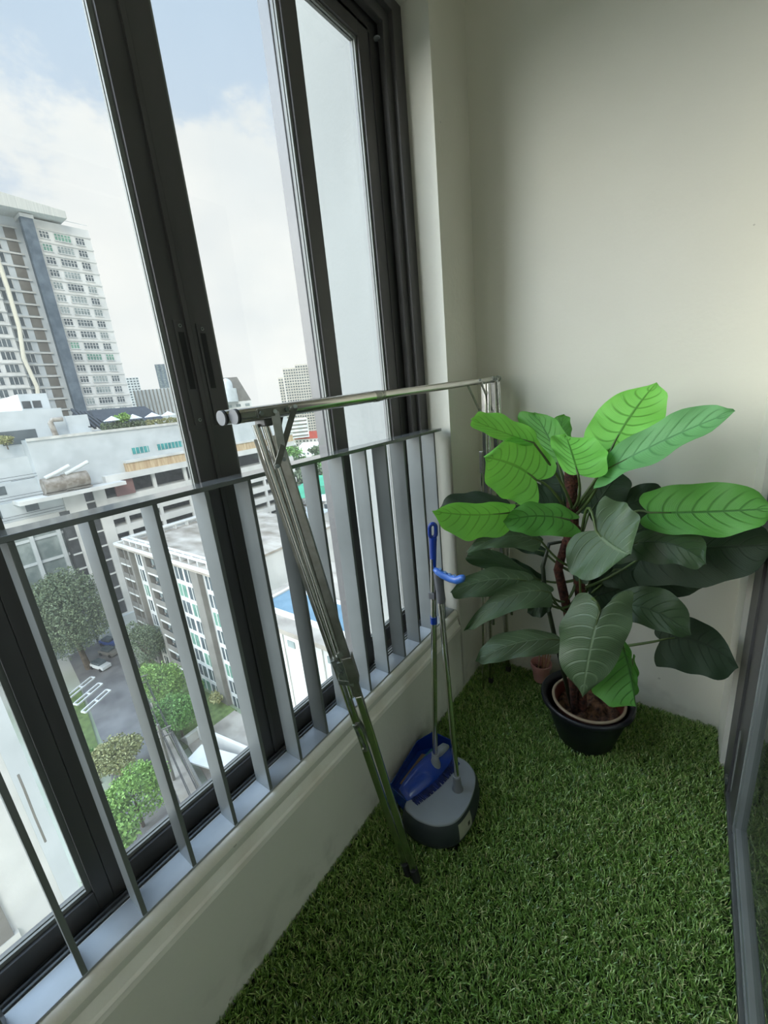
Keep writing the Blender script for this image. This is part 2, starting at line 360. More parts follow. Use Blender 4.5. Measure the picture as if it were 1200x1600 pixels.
# ------------------------------------------------------------------ glass door at the right
d = MB()
d.box((0.205, 1.60, -0.03), (0.30, 1.742, 2.62)); d.box((0.212, -0.5, 2.55), (0.30, 1.60, 2.62))
dr = struct(d.build('door_1', M['frame'], bevel=0.002), 'dark aluminium door jamb beside the plaster return')
MB().box((0.2025, 1.50, 0.10), (0.204, 1.515, 0.34)).build('door_strip', M['bead'], dr)
MB().box((0.203, -0.5, -0.03), (0.232, 1.60, 0.0)).build('door_sill', M['track'], dr, bevel=0.002)
d2 = MB(); d2.box((0.212, 1.425, 0.0), (0.25, 1.60, 2.55))
st = struct(d2.build('door_2', M['frame'], bevel=0.002), 'dark fixed stile of the sliding glass door')
lf = MB(); lf.box((0.214, 1.40, 0.004), (0.250, 1.455, 2.5)); lf.box((0.214, -0.49, 0.004), (0.250, 1.40, 0.058)); lf.box((0.214, -0.49, 2.45), (0.25, 1.40, 2.5)); lf.box((0.214, -0.49, 0.004), (0.25, -0.43, 2.5))
dl = struct(lf.build('door_3', M['frame_light'], bevel=0.003), 'sliding glass door leaf with silver frame')
MB().box((0.211, 1.424, 0.03), (0.2145, 1.432, 2.48)).box((0.211, -0.49, 0.028), (0.2145, 1.424, 0.036)).box((0.212, 1.44, 0.03), (0.2145, 1.446, 2.48)).build('door_edge', M['bead'], dl)
MB().box((0.228, -0.49, 0.055), (0.233, 1.402, 2.455)).build('door_glass', M['glass_door'], dl)
MB().box((0.196, 1.60, 0.03), (0.206, 1.625, 0.055)).build('door_latch', M['zinc'], dr, bevel=0.002)

# ------------------------------------------------------------------ turf (uncountable blades): one object
POT = (-0.272, 1.625); PINK = (-0.537, 1.895)
def turf():
    n = 170000
    x = rng.uniform(XW + 0.002, 0.200, n); y = rng.uniform(-0.25, YB - 0.002, n)
    keep = ((x - POT[0]) ** 2 + (y - POT[1]) ** 2 > 0.108 ** 2) & ((x - PINK[0]) ** 2 + (y - PINK[1]) ** 2 > 0.034 ** 2)
    keep &= ~((x > 0.186) & (y > 1.735))
    keep &= ~((x > -0.71) & (x < -0.53) & (y > 0.89) & (y < 1.12))
    x = x[keep]; y = y[keep]; n = len(x)
    h = rng.uniform(0.022, 0.036, n); a = rng.uniform(0, 2 * PI, n); w = rng.uniform(0.0011, 0.0018, n)
    lean = rng.uniform(0.25, 1.25, n); la = rng.uniform(0, 2 * PI, n)
    # tufts lean a little together
    la = la + 0.8 * np.sin(x * 23 + 1.3) + 0.7 * np.cos(y * 19)
    dx, dy = np.cos(la), np.sin(la); wx, wy = -np.sin(a) * w, np.cos(a) * w
    z0 = -0.0305
    def ring(t, ww):
        ang = lean * t
        hh = h * t * np.cos(ang * 0.6); off = h * t * np.sin(ang * 0.75)
        cx = x + dx * off; cy = y + dy * off; cz = z0 + hh
        cx = np.clip(cx, XW + 0.001, 0.2012)
        return np.stack([cx - wx * ww, cy - wy * ww, cz], 1), np.stack([cx + wx * ww, cy + wy * ww, cz], 1)
    l0, r0 = ring(0.0, 1); l1, r1 = ring(0.5, 0.95); l2, r2 = ring(0.82, 0.7); tp, _ = ring(1.0, 0.0)
    V = np.stack([l0, r0, l1, r1, l2, r2, tp], 1).reshape(-1, 3)
    base = (np.arange(n) * 7)[:, None]
    q = np.concatenate([base + np.array([[0, 1, 3, 2]]), base + np.array([[2, 3, 5, 4]])], 1).reshape(-1)
    t3 = (base + np.array([[4, 5, 6]])).reshape(-1)
    me = bpy.data.meshes.new('artificial_turf'); me.vertices.add(len(V)); me.vertices.foreach_set('co', V.reshape(-1).astype(np.float32))
    loops = np.concatenate([q, t3]); me.loops.add(len(loops)); me.loops.foreach_set('vertex_index', loops.astype(np.int32))
    nq = 2 * n; starts = np.concatenate([np.arange(nq) * 4, nq * 4 + np.arange(n) * 3]); me.polygons.add(len(starts))
    me.polygons.foreach_set('loop_start', starts.astype(np.int32))
    me.update(calc_edges=True); me.validate()
    at = me.attributes.new('tone', 'FLOAT', 'POINT')
    tone = np.repeat(rng.uniform(0, 1, n), 7); at.data.foreach_set('value', tone.astype(np.float32))
    m, nt, b = newmat('turf_blades'); A = N(nt, 'ShaderNodeAttribute', attribute_name='tone')
    cr = N(nt, 'ShaderNodeValToRGB'); e = cr.color_ramp.elements
    e[0].position = 0; e[0].color = (*lin((66, 98, 36)), 1); e[1].position = 1; e[1].color = (*lin((214, 212, 150)), 1)
    for p, c in ((0.35, (106, 144, 56)), (0.7, (146, 180, 88)), (0.88, (188, 212, 132)), (0.95, (186, 180, 126))):
        q_ = e.new(p); q_.color = (*lin(c), 1)
    nt.links.new(A.outputs['Fac'], cr.inputs[0]); nt.links.new(cr.outputs[0], b.inputs['Base Color']); b.inputs['Roughness'].default_value = 0.34
    b.inputs['Specular IOR Level'].default_value = 0.8
    me.materials.append(m); me.materials.append(M['turf_back'])
    o = bpy.data.objects.new('artificial_turf', me); COL.objects.link(o)
    return tag(o, 'green artificial grass turf covering the whole balcony floor', 'artificial grass', kind='stuff')
turf()
tb = MB(); tb.prism([(XW, -1.6), (0.202, -1.6), (0.202, 1.74), (0.189, 1.742), (0.189, YB), (XW, YB)], 'z', -0.03, -0.026)
tag(tb.build('turf_mat', M['turf_back']), 'dark green backing sheet under the artificial grass blades', 'turf backing')

# ------------------------------------------------------------------ folding clothes rack
rack = thing('clothes_rack', 'stainless steel folding clothes rack leaning against the railing, its long pole reaching the end wall', 'clothes rack', (-0.70, 1.1, 0.0))
xa, xb2 = -0.735, -0.766
def barpt(y, x=None): return Vector((xa if x is None else x, y, 1.488 + (y - 0.5) * 0.026))
for xx, ys, nm in ((xa, 0.503, 'front'), (xb2, 0.495, 'rear')):
    r = MB(); r.tube([barpt(ys, xx), barpt(0.985, xx)], 0.0148, 24)
    o = r.build('hanging_pole', M['chrome'], rack, smooth=True)
    MB().tube([barpt(0.985, xx), barpt(1.885, xx)], 0.0128, 24).build('inner_pole', M['chrome'], o, smooth=True)
    MB().tube([barpt(ys - 0.004, xx), barpt(ys + 0.0, xx)], 0.0150, 24).build('end_cap', M['mid_grey_plastic'], o, smooth=True)
    MB().tube([barpt(ys + 0.000, xx), barpt(ys + 0.004, xx)], 0.01505, 24).build('end_ring', M['rubber'], o, smooth=True)
    MB().tube([barpt(1.885, xx), barpt(1.893, xx)], 0.0140, 24).build('end_cap', M['zinc'], o, smooth=True)
    MB().tube([barpt(0.955, xx), barpt(0.960, xx), barpt(0.962, xx), barpt(0.976, xx), barpt(0.978, xx), barpt(1.0, xx)], [0.0151, 0.0158, 0.0151, 0.0158, 0.0150, 0.0140], 24).build('joint_collar', M['steel_dark'], o, smooth=True)
camx = Vector((0.804, 0.586, 0)).normalized()
A1 = Vector((-0.735, 0.592, 1.470)); B1 = onz(651, 1374, 0.004)
A2 = Vector((-0.766, 0.566, 1.466)); B2 = onz(638, 1364, 0.004)
def LP(A, B, t): return A + (B - A) * t
def near_leg(A, B, off, tsp):
    d = (B - A).normalized(); side = camx - d * camx.dot(d); side.normalize()
    m = MB().bar(LP(A, B, 0.02), LP(A, B, tsp + .03), 0.020, 0.012, up=side.cross(d))
    leg = m.build('leg', M['steel_dark'], rack, bevel=0.0015)
    MB().tube([LP(A, B, 0.0) - side * off, LP(A, B, tsp) - side * off], 0.0085, 18).build('leg_tube', M['chrome'], leg, smooth=True)
    MB().bar(LP(A, B, tsp), LP(A, B, 0.985), 0.0205, 0.0135, up=side.cross(d)).build('lower_tube', M['chrome'], leg, bevel=0.003)
    MB().tube([LP(A, B, 0.965), LP(A, B, 1.0)], 0.0130, 14).build('foot_cap', M['rubber'], leg, smooth=True)
    return leg, d, side
MB().box((-0.770, 0.572, 1.461), (-0.734, 0.594, 1.478)).build('leg_hinge', M['frame'], rack, bevel=0.003)
leg1, d1, s1 = near_leg(A1, B1, 0.0175, 0.50)
leg2, d2, s2_ = near_leg(A2, B2, -0.004, 0.47)
# locking latch at mid height and the pivot joint below it
LQ = LP(A1, B1, 0.44); nrm = s1.cross(d1)
lt = MB().obox(LQ + s1 * 0.002, d1, s1, nrm, 0.040, 0.0135, 0.013).build('latch', M['steel_dark'], rack, bevel=0.002)
z = MB()
z.obox(LQ - s1 * 0.022 + d1 * 0.004, d1, s1, nrm, 0.033, 0.0125, 0.009)
z.obox(LQ - s1 * 0.030 - d1 * 0.020, (d1 + s1 * 0.35), s1, nrm, 0.02, 0.006, 0.012)
z.obox(LQ - s1 * 0.020 + d1 * 0.036, d1, (s1 + d1 * 0.4), nrm, 0.008, 0.02, 0.011)
z.build('latch_plate', M['zinc'], lt, bevel=0.0015)
for q, rr in ((LQ - s1 * 0.012 - d1 * 0.052, 0.008), (LQ - s1 * 0.024 + d1 * 0.005, 0.006)):
    MB().tube([q - nrm * 0.0135, q + nrm * 0.0135], rr, 14).build('rivet', M['zinc'], lt, smooth=True)
PJ = LP(A2, B2, 0.60)
pj = MB(); pj.obox(PJ - s1 * 0.002, d1 + s1 * 0.12, s1, nrm, 0.050, 0.0035, 0.010); pj.obox(PJ + s1 * 0.015 - d1 * 0.01, d1 + s1 * 0.2, s1, nrm, 0.045, 0.003, 0.009)
jo = pj.build('pivot_link', M['zinc'], rack, bevel=0.001)
for kk_ in (0.04, -0.045): MB().tube([PJ + d1 * kk_ - nrm * 0.014, PJ + d1 * kk_ + nrm * 0.014], 0.0055, 12).build('rivet', M['steel_dark'], jo, smooth=True)
MB().tube([LQ - s1 * 0.03 + d1 * 0.03, PJ - s1 * 0.006], 0.004, 10).build('link_rod', M['zinc'], rack, smooth=True)
# hinge brackets and folding braces
def strap(a, b, w=0.013, t=0.003, par=rack, nm='brace', mt='steel_dark'):
    o = MB().bar(a, b, w, t, up=(1, -0.6, 0)).build(nm, M[mt], par, bevel=0.0008)
    for p in (a, b):
        p = Vector(p); MB().tube([p, p + Vector((0.006, -0.004, 0))], 0.0045, 12).build('rivet', M['zinc'], o, smooth=True)
    return o
e = 0.0165
hp = MB(); hp.bar(barpt(0.545) + Vector((e, 0, 0)), barpt(0.628) + Vector((e, 0, 0)), 0.018, 0.003, up=(1, 0, 0))
hb = hp.build('hinge_bracket', M['steel_dark'], rack, bevel=0.001)
for yy in (0.552, 0.620): MB().tube([barpt(yy) + Vector((e, 0, 0)), barpt(yy) + Vector((e + 0.006, 0, 0))], 0.0048, 12).build('rivet', M['zinc'], hb, smooth=True)
strap(barpt(0.590) + Vector((e, 0, 0)), LP(A1, B1, 0.055) + nrm * -0.008 + Vector((0.012, -0.008, 0)), 0.018, nm='hinge_arm')
strap(onx(461, 635, xa + e), onx(433, 728, xa + e + 0.012))
strap(onx(439, 646, xb2), onx(431, 694, xb2 + 0.01))
# far pair of legs by the corner, nearly upright
def far_leg(top, bot, tw, lat):
    top = Vector(top); bot = Vector(bot)
    o = MB().bar(top, bot + Vector((0, 0, 0.02)), tw, 0.016, up=(0, 1, 0)).build('leg', M['chrome'], rack, bevel=0.002)
    MB().bar(bot + Vector((0, 0, 0.03)), bot, tw * 1.1, 0.02, up=(0, 1, 0)).build('foot_cap', M['rubber'], o, bevel=0.002)
    MB().tube([top + Vector((lat, 0.0, 0)), bot + Vector((lat, 0.0, 0.35))], 0.0075, 14).build('leg_tube', M['chrome'], o, smooth=True)
    return o
far_leg((-0.738, 1.735, 1.508), (-0.750, 1.745, 0.0), 0.020, 0.022)
far_leg((-0.735, 1.835, 1.510), (-0.705, 1.875, 0.0), 0.022, 0.024)
# slim inner leg with its hooked end in front of the far pair
rod = MB().tube([ony(752, 706, 1.69), ony(755, 1076, 1.69)], 0.0052, 14).build('support_rod', M['chrome'], rack, smooth=True)
qa = ony(752, 706, 1.69)
MB().obox(qa + Vector((0, 0, -0.045)), (0, 0, 1), (1, 0, 0), (0, 1, 0), 0.048, 0.0075, 0.008).build('rod_sleeve', M['steel_dark'], rod, bevel=0.002)
strap(onx(731, 602, xa), onx(749, 641, xa), 0.009); strap(onx(750, 594, xa + 0.01), onx(769, 641, xa + 0.01), 0.009)
fb = MB().bar(barpt(1.80) + Vector((0.012, 0, 0.004)), barpt(1.872) + Vector((0.012, 0, 0.004)), 0.018, 0.003, up=(1, 0, 0)).build('hinge_bracket', M['zinc'], rack, bevel=0.001)
strap(barpt(1.845) + Vector((0.013, 0, 0)), barpt(1.85) + Vector((0.016, 0.0, -0.11)), 0.012, mt='zinc')

# ------------------------------------------------------------------ dustpan
dp = thing('dustpan', 'grey long-handled dustpan with a dark rubber rim and blue grip standing on the turf', 'dustpan', (-0.62, 1.02, 0.0))
def smooth_outline(p, n=8):
    out = []; k = len(p)
    for i in range(k):
        p0, p1, p2, p3 = (Vector(p[(i + j) % k]) for j in (-1, 0, 1, 2))
        for s in range(n):
            t = s / n
            out.append(0.5 * ((2 * p1) + (p2 - p0) * t + (2 * p0 - 5 * p1 + 4 * p2 - p3) * t * t + (3 * p1 - p0 - 3 * p2 + p3) * t ** 3))
    return out
def loft(mb, rings, cap0=True, cap1=True, mi=0):
    o = len(mb.v); n = len(rings[0])
    for r in rings: mb.v += [tuple(p) for p in r]
    for i in range(len(rings) - 1):
        for k in range(n): mb.f.append((o + i * n + k, o + i * n + (k + 1) % n, o + (i + 1) * n + (k + 1) % n, o + (i + 1) * n + k)); mb.mi.append(mi)
    if cap0: mb.f.append(tuple(o + k for k in reversed(range(n)))); mb.mi.append(mi)
    if cap1: mb.f.append(tuple(o + (len(rings) - 1) * n + k for k in range(n))); mb.mi.append(mi)
ol = [(-0.725, 0.885), (-0.680, 0.858), (-0.630, 0.858), (-0.580, 0.876), (-0.538, 0.918), (-0.524, 0.985), (-0.530, 1.060), (-0.552, 1.125), (-0.592, 1.160), (-0.645, 1.170), (-0.700, 1.140), (-0.722, 1.020)]
ol = smooth_outline([(a, b) for a, b in ol], 6); cc = Vector((-0.63, 1.01))
def ring(sc, z): return [Vector((cc.x + (p.x - cc.x) * sc, cc.y + (p.y - cc.y) * sc, z)) for p in ol]
m = MB(); loft(m, [ring(0.98, -0.004), ring(1.05, 0.004), ring(1.065, 0.022), ring(1.05, 0.048), ring(1.0, 0.074), ring(0.955, 0.086), ring(0.93, 0.086)])
m.build('rubber_rim', M['dark_grey'], dp, smooth=True, angle=50)
m = MB(); loft(m, [ring(0.955, 0.082), ring(0.96, 0.0885), ring(0.945, 0.0925), ring(0.90, 0.094)]); m.build('top_plate', M['grey_plastic'], dp, smooth=True, angle=50)
# blue scoop tray open towards the wall
tr = MB()
tp = [(-0.725, 0.905), (-0.842, 0.955), (-0.848, 1.17), (-0.80, 1.23), (-0.70, 1.215), (-0.66, 1.16)]
loft(tr, [[Vector((x, y, 0.0)) for x, y in tp], [Vector((x, y, 0.006)) for x, y in tp]])
for (x0, y0), (x1, y1), h0, h1 in (((-0.725, 0.905), (-0.842, 0.955), 0.085, 0.035), ((-0.842, 0.955), (-0.848, 1.17), 0.035, 0.062), ((-0.848, 1.17), (-0.80, 1.23), 0.062, 0.085), ((-0.80, 1.23), (-0.70, 1.215), 0.085, 0.10)):
    dv = Vector((x1 - x0, y1 - y0, 0)).normalized(); nn = Vector((-dv.y, dv.x, 0)) * 0.002
    a0 = Vector((x0, y0, 0.0)); a1 = Vector((x1, y1, 0.0)); up0 = Vector((0, 0, h0)); up1 = Vector((0, 0, h1))
    tr.add([a0 - nn, a1 - nn, a1 + nn, a0 + nn, a0 - nn + up0, a1 - nn + up1, a1 + nn + up1, a0 + nn + up0], [(0, 3, 2, 1), (4, 5, 6, 7), (0, 1, 5, 4), (1, 2, 6, 5), (2, 3, 7, 6), (3, 0, 4, 7)])
tr.build('scoop', M['blue'], dp, bevel=0.0015)
P0 = Vector((-0.587, 1.036, 0.094)); P1 = ony(684, 892, 1.045)
MB().tube([P0 - Vector((0, 0, 0.002)), P0 + (P1 - P0).normalized() * 0.012, P0 + (P1 - P0).normalized() * 0.05, P0 + (P1 - P0).normalized() * 0.054], [0.0215, 0.0165, 0.0135, 0.0135], 20).build('pole_socket', M['mid_grey_plastic'], dp, smooth=True)
MB().tube([P0 + (P1 - P0).normalized() * 0.053, P0 + (P1 - P0).normalized() * 0.060], 0.0138, 20).build('socket_ring', M['grey_plastic'], dp, smooth=True)
MB().tube([P0 + (P1 - P0) * 0.05, P1], 0.0098, 20).build('pole', M['chrome'], dp, smooth=True)
K0 = ony(690, 941, 1.045); K1 = ony(684, 895, 1.045)
hs = MB().tube([K0, K0 + (K1 - K0) * 0.1, K1], [0.0125, 0.0145, 0.0135], 20).build('handle_sleeve', M['mid_grey_plastic'], dp, smooth=True)
BT = ony(676, 818, 1.045); BB = Vector((-0.693, 1.062, 0.128))
cq = ony(674, 922, 1.0)
def bpole(z): t = (z - BB.z) / (BT.z - BB.z); return BB + (BT - BB) * t
zc = K0.z + 0.018; bp_ = bpole(zc); kq = K0 + (K1 - K0) * 0.25
MB().bar(bp_ + (bp_ - kq).normalized() * 0.013, kq, 0.004, 0.022, up=(0, 0, 1)).obox(bp_ + Vector((0.0, -0.012, 0)), (1, 0, 0), (0, 1, 0), (0, 0, 1), 0.011, 0.002, 0.011).build('pole_clip', M['mid_grey_plastic'], dp, bevel=0.001)
g = [ony(678, 889, 1.03), ony(684, 893, 1.03), ony(693, 899, 1.03), ony(704, 904, 1.025), ony(714, 906.5, 1.02), ony(721, 904, 1.015), ony(724, 901, 1.01)]
gp = MB().tube(g, [0.006, 0.0115, 0.0125, 0.0125, 0.0125, 0.012, 0.007], 18).build('grip', M['blue_grip'], dp, smooth='all')
q = MB()
for t in range(4):
    c = g[1] + (g[4] - g[1]) * (0.15 + 0.25 * t); q.obox(c + Vector((0, -0.0, 0.0125 - 0.004 * math.sin(t))), (0.7, 0, -.3), (0, 1, 0), (0, 0, 1), 0.004, 0.005, 0.0015)
q.build('grip_rib', mat('pale_blue_rib', (140, 175, 225), 0.4), gp, bevel=0.001)
idx = [k for k in range(len(ol)) if ol[k].x > -0.56 and 0.925 < ol[k].y < 1.0]
lb = MB(); zz_ = ((0.016, 1.064), (0.034, 1.066), (0.050, 1.056), (0.066, 1.024), (0.076, 1.0))
for zq, sc in zz_:
    for k in idx: q = Vector((cc.x + (ol[k].x - cc.x) * sc, cc.y + (ol[k].y - cc.y) * sc, zq)); q += Vector((1, -0.3, 0.25)).normalized() * 0.0012; lb.v.append(tuple(q))
W_ = len(idx)
for r_ in range(len(zz_) - 1):
    for k in range(W_ - 1): lb.f.append((r_ * W_ + k, r_ * W_ + k + 1, (r_ + 1) * W_ + k + 1, (r_ + 1) * W_ + k)); lb.mi.append(1 if (r_ == 1 and k == W_ - 3) else 0)
lb.build('label', [M['label'], M['label_dark']], dp, smooth=True)
# ------------------------------------------------------------------ broom resting on the pan
br = thing('broom', 'blue broom on a steel pole clipped upright to the dustpan, its head in the scoop', 'broom', (-0.70, 1.05, 0.02))
HA = Vector((-0.748, 0.905, 0.100)); HB = Vector((-0.690, 1.165, 0.108)); hd = (HB - HA).normalized(); hx = hd.cross(Vector((0, 0, 1))).normalized(); hz = Vector((0, 0, 1))
m = MB(); rings = []
for i in range(15):
    t = i / 14; c = HA + (HB - HA) * t; w = 0.040 * (max(0.0, math.sin(PI * (0.06 + 0.88 * t))) ** 0.45); hgt = 0.040 * (math.sin(PI * (0.08 + 0.84 * t)) ** 0.6)
    rg = []
    for k in range(20):
        a = 2 * PI * k / 20; ca, sa = math.cos(a), math.sin(a)
        rg.append(c + hx * (w * ca + 0.020 * (1 - sa) * 0.6) + hz * (hgt * sa * (1.0 if sa > 0 else 0.75) - 0.006 * ca))
    rings.append(rg)
loft(m, rings); bh = m.build('broom_head', M['blue'], br, smooth='all')
bz = MB(); bdir = (hx * 0.66 - hz * 0.62).normalized()
for i in range(46):
    for j in range(4):
        t = (i + 0.5) / 46; c = HA + (HB - HA) * (0.05 + 0.90 * t) + hx * (0.030 + 0.0 * j) - hz * (0.004 + 0.007 * j) + hx * (0.004 * (1.5 - j))
        L = (0.060 - 0.005 * j) * (0.75 + 0.25 * math.sin(PI * t))
        e2 = c + bdir * L + hd * random.uniform(-0.003, 0.003)
        if e2.z < 0.096: e2.z = 0.0965 if e2.x > -0.715 else e2.z
        bz.bar(c, e2, 0.0042, 0.0026, up=hd)
bo = bz.build('bristles', M['bristle'], br); bo['kind'] = 'stuff'
sk = BB + Vector((0, 0, 0)); up_ = (BT - BB).normalized()
MB().tube([BB - up_ * 0.018, BB + up_ * 0.0, BB + up_ * 0.02, BB + up_ * 0.045], [0.024, 0.020, 0.0145, 0.0128], 20).build('pole_socket', M['grey_plastic'], br, smooth='all')
MB().tube([BB + up_ * 0.045, BB + up_ * 0.05], 0.0135, 20).build('socket_ring', M['grey_plastic'], br, smooth=True)
kn = [Vector((-0.702, 1.085, 0.133)), Vector((-0.697, 1.11, 0.142)), Vector((-0.692, 1.135, 0.14)), Vector((-0.689, 1.155, 0.128))]
MB().tube(kn, [0.012, 0.017, 0.016, 0.008], 16).build('grey_saddle', M['grey_plastic'], br, smooth='all')
MB().tube([BB + up_ * 0.03, BB + (BT - BB) * 0.88], 0.0095, 20).build('pole', M['chrome'], br, smooth=True)
HH = bpole(0.962)
hbp = [HH, HH + up_ * 0.01, HH + up_ * 0.06, HH + up_ * 0.102]
h0 = MB().tube(hbp, [0.0105, 0.0115, 0.0125, 0.0145], 20, ry=0.72).build('handle', M['blue'], br, smooth=True, angle=60)
lo_ = []; cx = HH + up_ * 0.124
for i in range(25):
    a = 2 * PI * i / 24; lo_.append(cx + camx * 0.0098 * math.cos(a) + up_ * (0.0125 * math.sin(a) + (0.010 if math.sin(a) > 0 else -0.010)))
MB().tube(lo_, 0.0062, 12, cap=False).build('hanging_loop', M['blue'], h0, smooth='all')
cb = bpole(onx(675, 970, bpole(0.74).x).z)
MB().tube([cb - up_ * 0.013, cb + up_ * 0.013], 0.0118, 20).build('blue_collar', M['blue'], br, smooth=True)
# scrap lying in the scoop
tag(MB().obox((-0.792, 1.06, 0.045), (0.1, 1, 0.15), (1, -0.1, 0.5), (0, 0, 1), 0.075, 0.022, 0.0012).build('card_scrap', M['cardboard']), 'pale brown scrap of card lying in the blue scoop of the dustpan', 'card scrap')
tag(MB().obox((-0.765, 1.12, 0.075), (0.2, 1, 0.1), (1, -0.2, 0.6), (0, 0, 1), 0.035, 0.012, 0.004).build('teal_peg', M['teal'], bevel=0.002), 'small teal plastic piece beside the card scrap in the scoop', 'plastic piece')

# ------------------------------------------------------------------ pots
pl = thing('potted_plant', 'large artificial philodendron with broad green leaves in a black pot in the corner', 'plant', (POT[0], POT[1], 0))
c = (POT[0], POT[1], 0)
po = MB().lathe(c, [(0.0, -0.004), (0.104, -0.004), (0.113, 0.004), (0.160, 0.160), (0.162, 0.178), (0.176, 0.180), (0.181, 0.186), (0.181, 0.198), (0.176, 0.203), (0.166, 0.200), (0.158, 0.184), (0.108, 0.012), (0.0, 0.012)], 56).build('pot', M['pot_black'], pl, smooth=True, angle=50)
ci = (POT[0] + 0.006, POT[1] + 0.004, 0)
inr = MB().lathe(ci, [(0.085, 0.02), (0.128, 0.160), (0.131, 0.178), (0.142, 0.180), (0.142, 0.187), (0.130, 0.187), (0.124, 0.165), (0.118, 0.12), (0.0, 0.12)], 48).build('inner_pot', M['pot_liner'], pl, smooth=True, angle=50)
MB().lathe(ci, [(0.1425, 0.1825), (0.1435, 0.1875), (0.141, 0.1905), (0.134, 0.1905), (0.1325, 0.1875)], 48).build('pot_rim', M['pot_rim'], inr, smooth=True)
sm = MB(); rings = []
sv = []
for i in range(16):
    for k in range(36):
        r = 0.122 * i / 15; a = 2 * PI * k / 36; sv.append((ci[0] + r * math.cos(a), ci[1] + r * math.sin(a), 0.135 + 0.012 * math.sin(9 * math.cos(a) * r * 12) * math.cos(31 * r + a * 3) + random.uniform(-0.003, 0.003)))
sm.add(sv, [(i * 36 + k, i * 36 + (k + 1) % 36, (i + 1) * 36 + (k + 1) % 36, (i + 1) * 36 + k) for i in range(15) for k in range(36)])
sm.build('soil', M['soil'], pl, smooth='all')
pk = thing('pink_pot', 'small pink flower pot with bare sticks standing behind the black pot', 'flower pot', (PINK[0], PINK[1], 0))
MB().lathe((PINK[0], PINK[1], 0), [(0, -0.004), (0.036, -0.004), (0.045, 0.075), (0.052, 0.077), (0.053, 0.096), (0.049, 0.097), (0.043, 0.078), (0.035, 0.006), (0, 0.006)], 36).build('pot', M['pink'], pk, smooth=True, angle=50)
MB().lathe((PINK[0], PINK[1], 0), [(0, 0.050), (0.041, 0.048)], 30).build('soil', M['soil'], pk)
for dx, dy, tx, ty, h in ((-0.012, -0.01, -0.004, -0.01, 0.17), (0.01, 0.0, 0.022, 0.004, 0.165), (0.018, 0.01, 0.035, 0.012, 0.17), (0.0, 0.015, 0.008, 0.02, 0.19), (0.026, -0.004, 0.046, 0.0, 0.155)):
    MB().tube([(PINK[0] + dx, PINK[1] + dy, 0.045), (PINK[0] + tx, PINK[1] + ty, h)], [0.0046, 0.0034], 8).build('stick', M['wood'], pk, smooth=True)
q = MB()
for k in range(3): q.tube([(PINK[0] - 0.03 + 0.004 * k, PINK[1] - 0.035, 0.098), (PINK[0] - 0.02 + .01 * k, PINK[1] - 0.04, 0.115 - .006 * k), (PINK[0] + 0.0, PINK[1] - 0.02, 0.075)], 0.0008, 6)
q.build('wire', M['soil'], pk)

# ------------------------------------------------------------------ plant
TB = Vector((POT[0] - 0.02, POT[1] - 0.02, 0.10)); TT = ony(901, 735, 1.60)
def trunk(t): p = TB + (TT - TB) * t; p.x += 0.018 * math.sin(t * 5.0); return p
ts = [i / 40 for i in range(41)]
MB().tube([trunk(t) for t in ts if t >= 0.0], [0.021 + 0.004 * math.sin(t * 37) * math.sin(t * 11) + (0.018 if 0.70 < t < 0.80 else 0.0) for t in ts], 18).build('trunk', M['moss'], pl, smooth='all')
MB().tube([TB + Vector((-0.02, -0.01, 0)), ony(868, 1000, 1.55), ony(852, 930, 1.52), ony(848, 885, 1.52), ony(858, 850, 1.55), trunk(0.75)], [0.008, 0.009, 0.0085, 0.008, 0.007, 0.005], 12).build('side_stem', M['stem_dark'], pl, smooth='all')
MB().tube([TB + Vector((-0.015, -0.02, 0)), ony(893, 1040, 1.56), ony(888, 960, 1.57), ony(872, 890, 1.56), ony(884, 845, 1.58), trunk(0.78)], [0.012, 0.017, 0.018, 0.017, 0.014, 0.008], 14).build('side_stem', M['moss'], pl, smooth='all')
